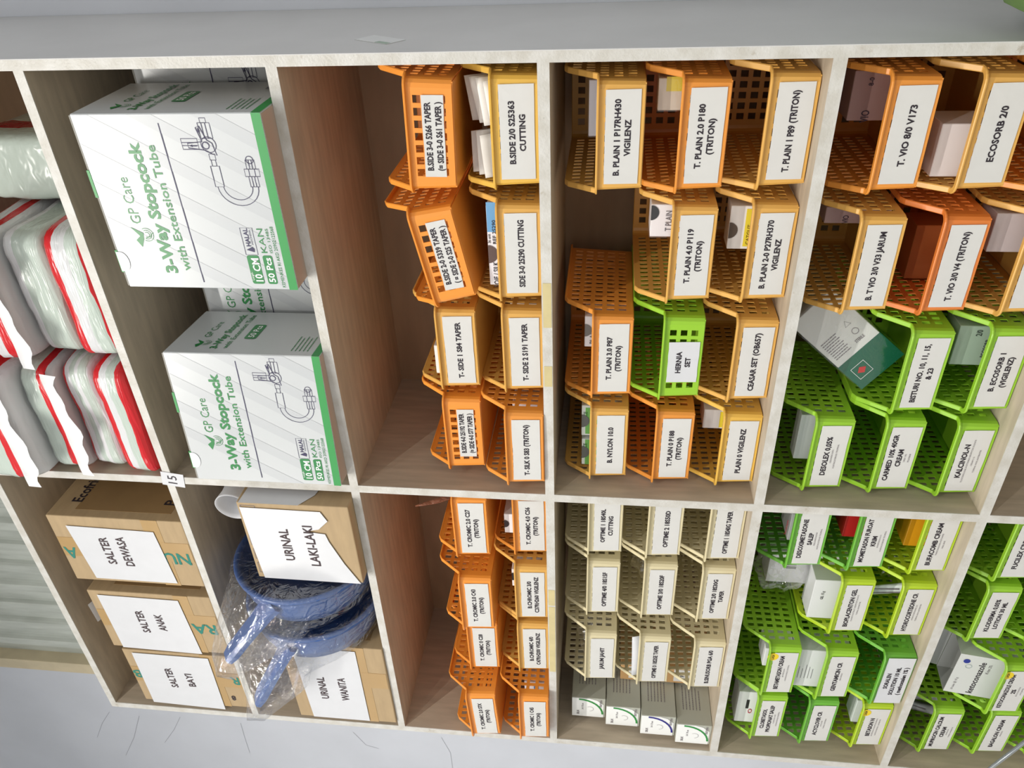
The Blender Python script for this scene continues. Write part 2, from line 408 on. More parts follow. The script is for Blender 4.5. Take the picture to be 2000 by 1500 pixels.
# rim: a flange swept round the top edge
def rim_mesh():
    P = []   # (pos, outward)
    def add(x, y, z, ox, oy): P.append((Vector(taper((x, y, z))), Vector((ox, oy, 0)).normalized()))
    n = 5
    add(0, 0, HF, 0, -1)
    for k in range(n+1):
        a = math.pi/2*k/n; add(hw-RC+RC*math.sin(a), RC-RC*math.cos(a), HF, math.sin(a), -math.cos(a))
    add(hw, RC+0.003, HF+0.0015, 1, 0); add(hw, 0.046, BH-0.004, 1, 0); add(hw, 0.054, BH, 1, 0); add(hw, BD/2, BH, 1, 0)
    for k in range(n+1):
        a = math.pi/2*k/n; add(hw-RC+RC*math.cos(a), BD-RC+RC*math.sin(a), BH, math.cos(a), math.sin(a))
    add(0, BD, BH, 0, 1)
    Q = [(Vector((-p.x, p.y, p.z)), Vector((-o.x, o.y, 0))) for p, o in P[1:-1]][::-1]
    P += Q; N = len(P); V = []; F = []
    for i, (p, o) in enumerate(P):
        t = (P[(i+1) % N][0]-P[i-1][0]).normalized(); nm = o.cross(t).normalized()
        if nm.z < 0: nm = -nm
        for (u, h) in ((-0.0020, 0.0), (0.0058, 0.0), (0.0062, 0.0016), (0.0052, 0.0027), (-0.0008, 0.0027), (-0.0020, 0.0016)):
            V.append(p+o*u+nm*h)
    for i in range(N):
        j = (i+1) % N
        for k in range(6): F.append((i*6+k, j*6+k, j*6+(k+1) % 6, i*6+(k+1) % 6))
    bm = bmesh.new(); me = mesh_from('rim', V, F); bm.from_mesh(me); bmesh.ops.recalc_face_normals(bm, faces=bm.faces[:])
    bm.to_mesh(me); bm.free(); return me
ME_RIM = rim_mesh()
LEAN = math.atan2(0.006*HF/BH, HF)
CELL = {'3R': 'cell under large white boxes', '3L': 'cell under the blue bedpans', '4R': 'three-tier orange cell',
        '4L': 'cell of beige baskets', '5R': 'cell mixing orange and green', '5L': 'all-green cell with five yellow-green fronts', '6L': 'lowest green cell'}
CELL['5L'] = 'all-green cell under the beige baskets'
CELL['6L'] = 'lowest all-green cell'
ORD = ['', 'first', 'second', 'third', 'fourth']
TIER = {2: ['lower', 'upper'], 3: ['bottom', 'middle', 'top']}
YSTICK = mat('yellow round sticker', (236, 206, 28), 0.4)
BK = {}
def basket(cell, lev, colm, Lp, colour, lines, lab=None, Y=None, Rp=None, yaw=0.0, roll=0.0, pitch=0.0, dz=0.0, dx=0.0, lasa=False, label=None, labw=0.122, labh=0.045, laboff=(0.0, 0.0), labmat=None):
    zb = T1[int(cell[0])] + lev*PITCHZ + dz + 0.0016
    zr = zb+HF
    if Y is None: Y = 0.028
    p = onY(Lp[0], Lp[1], Y)
    half = BW/2+0.005
    cx = p[0] + half + dx
    two = 2 if cell[0] == '3' else 3
    ref = 'grey side panel' if cell[1] == 'R' else 'middle divider'
    label = label or f"{colour} basket, {TIER[two][lev]} tier, {ORD[colm]} from {ref}, {CELL[cell]}"
    e = empty('storage_basket', (cx, Y, zb), label, 'basket', 'plastic baskets in the ' + CELL[cell], (pitch, roll, yaw))
    mt = BASK[colour]
    link('front_panel', ME_FRONT, e, mt)
    link('side_wall', ME_SIDE[-1], e, mt); link('side_wall', ME_SIDE[1], e, mt)
    link('back_wall', ME_BACK, e, mt); link('base', ME_BASE, e, mt); link('rim', ME_RIM, e, mt)
    if lines:
        lz = 0.027+laboff[1]
        me = curl_label(labw, labh)
        y = 0.006*(1-lz/BH) - 0.0012
        lo = link('paper_label', me, e, labmat or PAPER, (laboff[0], y, lz), (LEAN, 0, 0))
        P = Print(); P2 = Print()
        big = [l for l in lines if not (isinstance(l, tuple))]; small = [l[0] for l in lines if isinstance(l, tuple)]
        h = 0.0076 if len(big) > 1 else 0.0080
        gap = 0.0060
        tot = len(big)*h+(len(big)-1)*gap + len(small)*0.0065
        z = tot/2
        for l in big:
            P.text(l, h, 0, z-h/2, labw*0.84, 0.034); z -= h+gap
        z += gap-0.0035
        for l in small:
            P2.text(l, 0.0026, 0, z-0.0013, labw*0.8, 0.0); z -= 0.0065
        if P.F: P.build('lettering', INK, lo)
        if small: P2.build('small_lettering', INKG, lo)
        if lasa:
            st = Print().disc(labw/2-0.012, labh/2+0.002, 0.0105, 24).build('round_sticker', YSTICK, lo, (0, -0.0006, 0))
            Print().text('LASA', 0.0045, labw/2-0.012, labh/2+0.002, 0.016, 0.02).build('sticker_lettering', INK, lo, (0, -0.0009, 0))
    BK[(cell, lev, colm)] = (cx, Y, zb)
    return e
def curl_label(w, h):
    V = []; F = []; n = 6
    for i in range(n+1):
        x = -w/2+w*i/n; d = 0.0
        if i in (0, n): d = -random.uniform(0.0, 0.0012)
        e1, e2 = random.uniform(-0.0004, 0.0004), random.uniform(-0.0004, 0.0004)
        V += [(x, d*0.2, -h/2+e1), (x, 0, 0), (x, d*0.6, h/2+e2)]
        if i:
            for k in range(2): F.append((3*i-3+k, 3*i+k, 3*i+k+1, 3*i-2+k))
    return mesh_from('paper_label', V, F)

# third row, beside the grey side panel
basket('3R', 0, 1, (970, 377), 'yellow', ['B.SIDE 2/0 S25363', 'CUTTING'], Y=0.012)
basket('3R', 0, 2, (982.5, 595), 'mustard', ['SIDE 3-0 25290 CUTTING'], Y=0.012)
basket('3R', 0, 3, (993, 773), 'mustard', ['T- SIDE 2 S191 TAPER'], Y=0.015)
basket('3R', 0, 4, (999, 953), 'orange', ['T- SILK 0 S83 (TRITON)'], Y=-0.012, yaw=math.radians(1))
basket('3R', 1, 1, (814.5, 376), 'bright orange', ['B.SIDE 3-0 5266 TAPER', '(= SIDE 3-0 S61 TAPER )'], Y=-0.004, labw=0.105, labh=0.028, laboff=(0.0, -0.002), roll=math.radians(1.8), dz=0.003, dx=-0.007, yaw=0.0)
basket('3R', 1, 3, (872, 770), 'mustard', ['T- SIDE 1 S84 TAPER'], Y=0.030, dx=0.003)
basket('3R', 1, 2, (879, 600), 'bright orange', ['B.SIDE 2-0 5339 TAPER', '( = SIDE 2-0 S25 TAPER )'], Y=0.000, labw=0.105, labh=0.028, laboff=(0.002, -0.002), roll=math.radians(-11), dz=0.004, dx=0.004, label='bright orange basket tipped sideways, upper tier, in cell under the large white boxes')
basket('3R', 1, 4, (884.5, 918), 'bright orange', ['B.SIDE 4-0 25192 TAPER', '(= SIDE 4-0 S77 TAPER )'], Y=0.020, dx=-0.005, labw=0.098, labh=0.028, laboff=(0.004, -0.002))
# third row, beyond the divider
basket('3L', 0, 1, (1010.5, 1089), 'orange', ['T. CROMIC 4.0 C56', '(TRITON)'], Y=0.026)
basket('3L', 0, 2, (1016, 1216.5), 'mustard', ['B.CHROMIC 3/0', 'C37RH260 VIGILENZ'], Y=0.008)
basket('3L', 0, 3, (1021, 1316), 'mustard', ['B.CHROMIC 4/0', 'C47RH200 VIGILENZ'], Y=0.008)
basket('3L', 0, 4, (1018, 1447.5), 'bright orange', ['T. CROMIC 1 C45', '(TRITON)'], Y=-0.028)
basket('3L', 1, 1, (901, 1094), 'bright orange', ['T. CROMIC 2.0 C27', '(TRITON)'], Y=0.006)
basket('3L', 1, 2, (910, 1236), 'bright orange', ['T. CROMIC 3.0 C43', '(TRITON)'], Y=-0.006)
basket('3L', 1, 3, (926, 1309), 'bright orange', ['T. CROMIC 0 C28', '(TRITON)'], Y=0.020, dx=-0.006)
basket('3L', 1, 4, (940.5, 1442), 'bright orange', ['T. CROMIC 2.0 S7X', '(TRITON)'], Y=-0.024, roll=math.radians(-2.5), dz=0.004)
# fourth row
basket('4R', 2, 1, (1170, 386), 'mustard', ['B. PLAIN 1 P17RH430', 'VIGILENZ'])
basket('4R', 2, 3, (1163, 784), 'orange', ['T. PLAIN 3.0 P87', '(TRITON)'])
basket('4R', 2, 4, (1154, 941.5), 'mustard', ['B. NYLON 10.0'])
basket('4R', 1, 1, (1322, 385), 'orange', ['T. PLAIN 2.0 P180', '(TRITON)'])
basket('4R', 1, 2, (1306, 600), 'mustard', ['T. PLAIN 4.0 P119', '(TRITON)'])
basket('4R', 1, 3, (1289, 787.5), 'lime', ['HERNIA', 'SET'], labw=0.072, labh=0.046, laboff=(-0.004, 0.0), labmat=PAPERW, label='lime green basket with a handwritten paper reading HERNIA SET')
basket('4R', 1, 4, (1273, 948.5), 'orange', ['T. PLAIN 0 P188', '(TRITON)'])
basket('4R', 0, 1, (1480, 378), 'mustard', ['T. PLAIN 1 P89 (TRITON)'])
basket('4R', 0, 2, (1450.5, 598.5), 'mustard', ['B. PLAIN 2-0 P27RH370', 'VIGILENZ'])
basket('4R', 0, 3, (1421, 793), 'mustard', ['CEASAR SET (OB657)'])
basket('4R', 0, 4, (1396, 954), 'yellow', ['PLAIN 0 VIGILENZ'])
basket('4L', 2, 1, (1149, 1089), 'beige', ['OPTIME 1 18S40L', 'CUTTING'])
basket('4L', 2, 2, (1147, 1206), 'beige', ['OPTIME 4/0 18S15F'])
basket('4L', 2, 3, (1145, 1334), 'beige', ['JARUM JAHIT'], Y=0.008)
basket('4L', 1, 1, (1262.5, 1096), 'beige', ['OPTIME 2 18S50D'])
basket('4L', 1, 2, (1252, 1212), 'beige', ['OPTIME 3/0 18S20F'])
basket('4L', 1, 3, (1244, 1341), 'beige', ['OPTIME 0 18S35E TAPER'], Y=0.008)
basket('4L', 0, 1, (1374, 1103), 'beige', ['OPTIME 1 18S40G TAPER'])
basket('4L', 0, 2, (1358, 1220), 'beige', ['OPTIME 2/0 18S30G', 'TAPER'])
basket('4L', 0, 3, (1345.5, 1351), 'beige', ['B.SINUSORB PGA 6/0'], Y=0.008)
# fifth row
basket('5R', 2, 1, (1690, 387), 'orange', ['T. VIO 8/0 V173'])
basket('5R', 2, 2, (1638, 621), 'mustard', ['B. T VIO 3/0 V33 JARUM'])
basket('5R', 2, 4, (1561, 964), 'lime', ['DESOLEX 0,05%', ('DESONIDE 0,05%',), ('KORTIKOSTEROID TROPIKAL',)])
basket('5R', 1, 1, (1862, 385), 'mustard', ['ECOSORB 2/0'])
basket('5R', 1, 2, (1788, 623), 'deep orange', ['T. VIO 3/0 V4 (TRITON)'])
basket('5R', 1, 3, (1739, 815.5), 'lime', ['BISTURI NO. 10, 11, 15,', '& 23'])
basket('5R', 1, 4, (1692, 968), 'lime', ['CARMED 10% 40GR', 'CREAM', ('UREA 10%',), ('PELEMBAB',)])
basket('5R', 0, 1, (2035, 385), 'orange', None)
basket('5R', 0, 2, (1947.5, 625), 'mustard', ['T. VIO'])
basket('5R', 0, 3, (1881, 814), 'lime', ['B. ECOSORB 1', '(VIGILENZ)'])
basket('5R', 0, 4, (1823, 975), 'lime', ['KALCINOL-N', ('FLUOCINOLONE ACETONIDE NEOMYCIN SULFATE',), ('CREAM 5 G',), ('TOPIKAL NON ANTIBIOTIK',)])
basket('5L', 2, 1, (1529, 1115), 'leaf green', ['DESOXIMETASONE', 'SALEP', ('DESOXIMETASONE',), ('KORTIKOSTEROID TROPIKAL',)])
basket('5L', 2, 3, (1480, 1362), 'lime', ['BETAMETASON CREAM', ('BETAMETASON',), ('KORTIKOSTEROID TROPIKAL',)], Y=0.006, lasa=True)
basket('5L', 2, 4, (1459, 1444), 'lime', ['CLOBETASOL', 'PROPIONAT SALEP', ('CLOBETASOL 0,05%',), ('KORTIKOSTEROID TROPIKAL',)], Y=0.012, dx=-0.005)
basket('5L', 1, 1, (1653.5, 1120), 'leaf green', ['MOMETASON FUROAT', 'KRIM', ('MOMETASON 0,1%',), ('KORTIKOSTEROID TROPIKAL',)])
basket('5L', 1, 2, (1618.5, 1243), 'acid green', ['BIOPLACENTON GEL', ('PLACENTA EXTRACT NEOMYCIN SULFATE',), ('TOPIKAL ANTIBIOTIK',)])
basket('5L', 1, 3, (1589, 1370.5), 'lime', ['GENTAMICIN CR', ('GENTAMICIN',)], Y=0.006)
basket('5L', 1, 4, (1557, 1453), 'leaf green', ['ACYCLOVIR CR', ('ACYCLOVIR',), ('TOPIKAL ANTIVIRUS',)], Y=0.020, dx=-0.005)
basket('5L', 0, 1, (1773, 1127), 'acid green', ['BUFACOMB CREAM', ('TRIAMCINOLONE ACETONIDE',), ('ORAL BASE',)])
basket('5L', 0, 2, (1730.5, 1251.5), 'acid green', ['HYDROCORTISONE CR', ('HYDROCORTISONE 2,5%',), ('TOPIKAL NON ANTIBIOTIK',)])
basket('5L', 0, 3, (1694, 1379), 'leaf green', ['SORALEN', 'SOLUTION 10 ML', '( methoxsalen 1% )'], Y=0.006, labmat=PAPERW, labw=0.138, labh=0.050)
basket('5L', 0, 4, (1653.5, 1460), 'acid green', ['BETASON N', ('BETAMETASON NEOMYCIN SULFATE',), ('KORTIKOSTEROID + ANTIBIOTIK',)], Y=0.020, dx=-0.005, lasa=True)
# sixth row
basket('6L', 2, 1, (1933.5, 1141), 'lime', ['FUCILEX CREAM', ('FUSIDIC ACID',), ('TOPIKAL ANTIBIOTIK',)])
basket('6L', 2, 2, (1890, 1258.5), 'lime', ['KLODERMA 0,05%', 'LOTION 30 ML'])
basket('6L', 2, 4, (1788, 1472), 'lime', ['MUPIROCIN CALCIUM', 'CREAM', ('MUPIROCIN',), ('TOPIKAL ANTIBIOTIK',)])
basket('6L', 1, 4, (1890, 1475.5), 'lime', ['BAGALON CREAM', ('BAGALON',)])
basket('6L', 0, 4, (1975, 1478), 'lime', None)
basket('6L', 1, 1, (2070, 1144), 'lime', None)
basket('6L', 1, 2, (2010, 1262), 'lime', None)
basket('6L', 0, 3, (2010, 1384), 'lime', [' '], dz=0.018)
basket('6L', 1, 3, (1893, 1397), 'lime', ['KETOCONAZOLE CREAM', '2%', ('KETOCONAZOLE',), ('ANTI JAMUR',)], Y=0.012, dz=0.025, lasa=True, label='lime green basket holding an open ketoconazole carton, lowest all-green cell')

# ------------------------------------------------------------------ white cartons in the second row
SW, SH, SD = 0.248, 0.256, 0.155
GPG = mat('dark green print', (38, 128, 66), 0.35)
WP = mat('white print', (244, 246, 246), 0.35)
def logo(P, cx, cz, k):
    P.poly([(cx-0.5*k, cz+0.15*k), (cx-0.15*k, cz+0.35*k), (cx+0.05*k, cz+0.1*k), (cx+0.5*k, cz+0.45*k), (cx+0.2*k, cz-0.1*k), (cx-0.1*k, cz-0.05*k)])
    for j in range(3): P.ring(cx+0.12*k, cz-0.25*k, (0.12+0.1*j)*k, 0.025*k, 14, math.radians(150), math.radians(390))
    P.line([(cx-0.05*k, cz-0.15*k), (cx+0.02*k, cz-0.4*k), (cx+0.12*k, cz-0.45*k), (cx+0.22*k, cz-0.6*k)], 0.03*k)
def drawing(P, ox, oz, k):
    """line drawing of a three-way tap, tube and connector"""
    w = 0.0009
    R = lambda x0, z0, x1, z1: P.line([(ox+x0*k, oz+z0*k), (ox+x1*k, oz+z0*k), (ox+x1*k, oz+z1*k), (ox+x0*k, oz+z1*k)], w, True)
    L = lambda *q: P.line([(ox+a*k, oz+b*k) for a, b in q], w)
    R(0.42, 0.30, 0.62, 0.46); R(0.62, 0.34, 0.68, 0.42); L((0.42, 0.36), (0.62, 0.36)); L((0.42, 0.41), (0.62, 0.41))
    R(0.28, 0.52, 0.42, 0.74); L((0.33, 0.52), (0.33, 0.74)); L((0.37, 0.52), (0.37, 0.74))
    P.ring(ox+0.34*k, oz+0.38*k, 0.10*k, w, 24); P.ring(ox+0.33*k, oz+0.42*k, 0.045*k, w*1.5, 20)
    P.line([(ox+a*k, oz+b*k) for a, b in ((0.22, 0.36), (0.27, 0.44), (0.30, 0.66), (0.36, 0.66), (0.38, 0.46), (0.56, 0.50), (0.58, 0.45), (0.40, 0.39), (0.36, 0.33), (0.20, 0.30))], w*1.4, True)
    P.poly([(ox+a*k, oz+b*k) for a, b in ((0.44, 0.455), (0.50, 0.47), (0.50, 0.485), (0.56, 0.475), (0.51, 0.445), (0.51, 0.46))])
    P.poly([(ox+a*k, oz+b*k) for a, b in ((0.32, 0.54), (0.335, 0.54), (0.335, 0.60), (0.345, 0.60), (0.328, 0.645), (0.31, 0.60), (0.32, 0.60))])
    R(0.14, 0.33, 0.22, 0.41); R(0.06, 0.34, 0.14, 0.40)
    R(-0.22, 0.31, 0.06, 0.43)
    c0, c1 = [], []
    for i in range(15):
        a = math.radians(90+180*i/14)
        c0.append((-0.22+0.26*math.cos(a), 0.12+0.28*math.sin(a))); c1.append((-0.22+0.18*math.cos(a), 0.12+0.20*math.sin(a)))
    L(*c0); L(*c1)
    R(-0.22, -0.18, -0.08, -0.06); L((-0.22, -0.14), (-0.08, -0.14)); L((-0.22, -0.10), (-0.08, -0.10))
    R(-0.08, -0.22, 0.02, -0.02); L((-0.08, -0.16), (0.02, -0.16)); L((-0.08, -0.08), (0.02, -0.08))
    R(0.02, -0.18, 0.14, -0.06); L((0.02, -0.14), (0.14, -0.14)); L((0.02, -0.10), (0.14, -0.10)); P.ring(ox+0.14*k, oz-0.12*k, 0.05*k, w, 12)
def stopcock_box(loc, yaw, label):
    e = empty('stopcock_carton', loc, label, 'carton', 'white stopcock cartons', (0, 0, yaw))
    bd = link('carton_body', box_mesh('body', -SW/2, SW/2, 0, SD, 0.0, SH, 0.0012, 1), e, CART)
    link('carton_underside', box_mesh('u', -SW/2+0.002, SW/2-0.002, 0.002, SD-0.002, -0.0006, 0.0002), e, mat('kraft underside', (186, 166, 150), 0.7))
    P = Print()
    for i in range(7):                                   # slanted pale stripes
        x = -SW/2 + i*0.05 - 0.05; wd = 0.020
        pts = []
        for (a, b) in ((x, 0.012), (x+wd, 0.012), (x+wd+0.14, SH-0.002), (x+0.14, SH-0.002)): pts.append((a, b))
        pts = clipx(pts, -SW/2+0.001, SW/2-0.001)
        if len(pts) >= 3: P.poly(pts)
    P.build('stripe_print', STRIPE, bd, (0, -0.0003, 0))
    P = Print(); P.rect(-SW/2, 0.0, SW/2, 0.0125); P.build('green_band', GREENP, bd, (0, -0.0004, 0))
    P = Print(); P.rect(0, 0.0, SD, 0.0125); P.build('green_band', GREENP, bd, (SW/2+0.0004, 0, 0), (0, 0, math.pi/2))
    P = Print(); logo(P, -0.045, SH-0.046, 0.030); P.build('logo_print', GPG, bd, (0, -0.0006, 0)); P = Print()
    P.text('GP Care', 0.0150, 0.008, SH-0.044, bold=-0.004, width=0.066)
    P.build('brand_lettering', GPG, bd, (0, -0.0006, 0)); P = Print()
    P.text('3-Way Stopcock', 0.0165, -0.006, SH-0.074, bold=0.035, width=0.188)
    P.text('with Extension Tube', 0.0120, -0.006, SH-0.0975, bold=0.012, width=0.180)
    P.build('title_lettering', GPG, bd, (0, -0.0006, 0)); P = Print()
    P.text('KEMENKES RI AKD 20902122568', 0.0048, -0.074, 0.0195, bold=0.0, width=0.092)
    Print().round_rect(-SW/2+0.009, 0.047, -SW/2+0.053, 0.0645, 0.003).build('length_badge', GPG, bd, (0, -0.0006, 0))
    Print().round_rect(-SW/2+0.009, 0.0275, -SW/2+0.053, 0.0415, 0.003).build('count_badge', GPG, bd, (0, -0.0006, 0))
    for j, t in enumerate(('KAN', 'ISO 13485')): P.text(t, 0.0085 if j == 0 else 0.004, -0.049, 0.037-0.010*j, bold=0.0, width=0.036)
    P.build('green_lettering', GPG, bd, (0, -0.0006, 0))
    P = Print(); P.text('10 CM', 0.0105, -SW/2+0.031, 0.0535, width=0.036, bold=0.02); P.text('Length :', 0.0032, -SW/2+0.022, 0.0625, bold=0.0)
    P.text('50 Pcs', 0.0090, -SW/2+0.031, 0.0345, width=0.038, bold=0.02); P.build('badge_lettering', WP, bd, (0, -0.0009, 0))
    P = Print(); P.rect(-SW/2+0.010, SH-0.1185, SW/2-0.012, SH-0.1170); drawing(P, 0.050, 0.040, 0.100)
    P.line([(-0.070, 0.047), (-0.030, 0.047), (-0.030, 0.0645), (-0.070, 0.0645)], 0.0007, True)
    P.text('HALAL', 0.0062, -0.044, 0.0575, bold=0.03); P.text('INDONESIA', 0.0026, -0.044, 0.0515, bold=0.0, width=0.022)
    P.poly([(-0.066, 0.051), (-0.061, 0.050), (-0.058, 0.053), (-0.0625, 0.062)]); P.build('line_drawing', NAVY, bd, (0, -0.0006, 0))
    P = Print(); logo(P, 0.032, SH-0.050, 0.026); P.build('logo_print', GPG, bd, (SW/2+0.0007, 0, 0), (0, 0, math.pi/2)); P = Print(); P.text('GP Care', 0.0115, 0.083, SH-0.048, bold=-0.004, width=0.056)
    P.text('3-Way Stopcock', 0.0115, 0.079, SH-0.076, bold=0.035, width=0.126); P.text('with Extension Tube', 0.0085, 0.079, SH-0.0945, bold=0.012, width=0.122)
    Print().round_rect(0.052, SH-0.132, 0.104, SH-0.112, 0.004).build('count_badge', GPG, bd, (SW/2+0.0007, 0, 0), (0, 0, math.pi/2))
    P.build('title_lettering', GPG, bd, (SW/2+0.0007, 0, 0), (0, 0, math.pi/2)); P = Print()
    for j in range(5): P.bars(0.015, 0.065-0.005*(j % 2), 0.050-0.0065*j, 0.0016)
    P.build('green_lettering', GPG, bd, (SW/2+0.0007, 0, 0), (0, 0, math.pi/2))
    P = Print(); P.text('50 Pcs', 0.0100, 0.078, SH-0.122, bold=0.02, width=0.042); P.build('badge_lettering', WP, bd, (SW/2+0.001, 0, 0), (0, 0, math.pi/2))
    P = Print(); x = 0.112
    while x < 0.148: d = random.choice((0.0006, 0.0010, 0.0015)); P.rect(x, 0.018, x+d, 0.036); x += d+random.choice((0.0007, 0.0012))
    P.build('barcode', NAVY, bd, (SW/2+0.0007, 0, 0), (0, 0, math.pi/2))
    FL = mat('grey flap edge', (150, 148, 140), 0.6)
    link('top_flap', box_mesh('flap', -SW/2+0.002, SW/2-0.002, 0.001, SD, SH, SH+0.0022), e, FL)
    for (a, b) in ((-0.100, -0.066), (0.012, 0.050)):
        link('green_tab', box_mesh('tab', a, b, -0.0002, 0.02, SH-0.0004, SH+0.0036), e, GREENP)
    bm = bmesh.new(); pts = [(-0.098, SH+0.002)] + [(-0.083+0.015*math.cos(math.radians(180+a)), SH-0.004+0.010*math.sin(math.radians(180+a))) for a in range(0, 181, 20)] + [(-0.068, SH+0.002)]
    f = bm.faces.new([bm.verts.new((p[0], -0.0012, p[1])) for p in pts]); bm.normal_update(); bmesh.ops.solidify(bm, geom=[f], thickness=0.0006)
    link('tuck_tongue', bm_mesh('tongue', bm, recalc=True), e, mat('white tongue', (246, 248, 250), 0.35))
    return e
def clipx(pts, a, b):
    def cl(pts, lim, sg):
        out = []
        for i in range(len(pts)):
            p, q = pts[i-1], pts[i]; ip, iq = sg*(p[0]-lim) >= 0, sg*(q[0]-lim) >= 0
            if ip != iq:
                t = (lim-p[0])/(q[0]-p[0]); out.append((lim, p[1]+t*(q[1]-p[1])))
            if iq: out.append(q)
        return out
    pts = cl(pts, a, 1)
    return cl(pts, b, -1) if pts else pts
Z2 = T1[2]
stopcock_box((-0.378, -0.040, Z2+0.0008), math.radians(-0.6), 'large white carton with green lettering overhanging the shelf, nearest the grey side panel')
stopcock_box((-0.752, -0.024, Z2+0.0008), math.radians(4.0), 'large white carton with green lettering next to the middle divider')
stopcock_box((-0.342, 0.130, Z2+0.0008), 0, 'white carton half hidden behind the carton nearest the grey side panel')
stopcock_box((-0.612, 0.150, Z2+0.0008), 0, 'white carton seen in the gap between the two front cartons')

# ------------------------------------------------------------------ cardboard boxes
def crate(name, label, x0, x1, y, d, z, h, papers, prints=(), sideprint=(), yaw=0.0, tape=True):
    """brown box: origin at the front right bottom edge"""
    wd = abs(x1-x0)
    e = empty(name, (max(x0, x1), y, z), label, 'box', 'brown cardboard boxes', (0, 0, yaw))
    bd = link('box_body', box_mesh('body', -wd, 0, 0, d, 0, h, 0.002, 2), e, CARD)
    link('top_flap_seam', box_mesh('seam', -wd+0.003, -0.003, d/2-0.001, d/2+0.001, h, h+0.0008), e, CARDD)
    if tape:
        link('packing_tape', box_mesh('tp', -wd-0.0003, 0.0004, -0.0005, 0.0, h*0.18, h*0.30), e, CARDY)
        link('packing_tape', box_mesh('tp', -0.055-wd*0.3, -0.004-wd*0.3, -0.0006, 0.0, 0.002, h-0.002), e, CARDY)
        link('packing_tape', box_mesh('tp', 0.0, 0.0005, 0.02, d-0.06, 0.03, h-0.05), e, CARDD)
    for pp in papers:
        V = [(a, 0, b) for a, b in pp['pts']]
        pl = link('paper_label', mesh_from('paper', V, [tuple(range(len(V)))]), e, PAPERW, (0, -0.0022, 0))
        P = Print()
        for (t, hh, cx, cz, wdt) in pp['text']: P.text(t, hh, cx, cz, bold=0.018, width=wdt)
        P.build('lettering', INKB, pl, (0, -0.0006, 0))
    for (t, hh, cx, cz, rot, m, wdt) in prints:
        Print().text(t, hh, cx, cz, bold=0.02, rot=rot, width=wdt).build('box_print', m, bd, (0, -0.0010, 0))
    for (t, hh, cx, cz, rot, m, wdt) in sideprint:
        Print().text(t, hh, cx, cz, bold=0.02, rot=rot, width=wdt).build('box_print', m, bd, (0.0008, 0, 0), (0, 0, math.pi/2))
    return e
def quad(px, Y, x0, z0):
    """pixel corners of a sheet on a front face at depth Y -> local x, z"""
    return [(onY(a, b, Y)[0]-x0, onY(a, b, Y)[2]-z0) for a, b in px]
Z1 = T1[1]+0.0006
crate('cardboard_box', 'brown box with paper reading SALTER DEWASA', -1.016, -1.193, 0.0, 0.30, Z1, 0.276,
      [dict(pts=quad([(129, 1025), (190, 1127), (348, 1138), (300, 1038)], 0.0, -1.016, Z1),
            text=[('SALTER', 0.0175, -0.086, 0.176, 0.074), ('DEWASA', 0.0175, -0.086, 0.140, 0.080)])],
      [('NU', 0.030, -0.100, 0.036, math.pi/2, TEAL, 0.054), ('A', 0.030, -0.100, 0.258, math.pi/2, TEAL, 0.026)],
      [('Ecofriendly', 0.022, 0.10, 0.235, 0, INK, 0.12), ('P', 0.022, 0.05, 0.045, 0, INK, 0.014)])
crate('cardboard_box', 'brown box with paper reading SALTER ANAK', -1.226, -1.404, 0.0, 0.30, Z1, 0.268,
      [dict(pts=quad([(190, 1160), (242, 1262), (396, 1276), (348, 1172)], 0.0, -1.226, Z1),
            text=[('SALTER', 0.0165, -0.086, 0.170, 0.070), ('ANAK', 0.0165, -0.086, 0.130, 0.052)])],
      [('RA', 0.030, -0.100, 0.036, math.pi/2, TEAL, 0.054)])
crate('cardboard_box', 'brown box with paper reading SALTER BAYI', -1.420, -1.603, 0.004, 0.30, Z1, 0.258,
      [dict(pts=quad([(256, 1276), (300, 1372), (440, 1387), (405, 1288)], 0.0, -1.420, Z1),
            text=[('SALTER', 0.0160, -0.088, 0.166, 0.070), ('BAYI', 0.0160, -0.092, 0.122, 0.046)])],
      [('8', 0.016, -0.150, 0.034, math.pi/2, INK, 0.010), ('R', 0.026, -0.085, 0.015, math.pi/2, TEAL, 0.02), ('B', 0.026, -0.085, 0.246, math.pi/2, TEAL, 0.02)])
# loose white sheet tucked behind the middle box
P = onY(185, 1190, 0.12)
lf = link('loose_paper', mesh_from('loose', [(-0.03, 0, -0.04), (0.03, 0, -0.04), (0.034, 0.01, 0.03), (-0.026, 0.012, 0.026)], [(0, 1, 2, 3)]), None, PAPERW, (-1.31, 0.03, Z1+0.268+0.0002), (math.radians(78), 0, 0))
tag(lf, 'loose white sheet lying on the SALTER ANAK box', 'paper')

Z2u = Z2+0.0006
tp = [(-0.010, 0.200), (-0.012, 0.052), (-0.034, 0.042), (-0.055, 0.062), (-0.062, 0.090), (-0.066, 0.052), (-0.085, 0.048), (-0.140, 0.028), (-0.191, 0.004), (-0.190, 0.192), (-0.100, 0.197)]
e = crate('cardboard_box', 'brown box with torn paper reading URINAL LAKI-LAKI', -0.932, -1.123, -0.026, 0.085, Z2u, 0.205,
      [dict(pts=tp, text=[('URINAL', 0.0175, -0.098, 0.130, 0.080), ('LAKI-LAKI', 0.0175, -0.098, 0.083, 0.102)])], tape=False)
link('paper_wrap', mesh_from('wrap', [(0.0012, a, b) for a, b in ((-0.002, 0.200), (0.062, 0.196), (0.060, 0.060), (0.026, 0.068), (-0.002, 0.090))], [(0, 1, 2, 3, 4)]), e, PAPERW)
NAVYB = mat('navy box print', (44, 62, 104), 0.6)
P = Print()
for k in range(5): P.line([(-0.032-0.036*k, 0.172), (-0.006-0.036*k, 0.172), (-0.006-0.036*k, 0.1985), (-0.032-0.036*k, 0.1985)], 0.0010, True)
P.build('box_print', NAVYB, e, (0, -0.0012, 0))
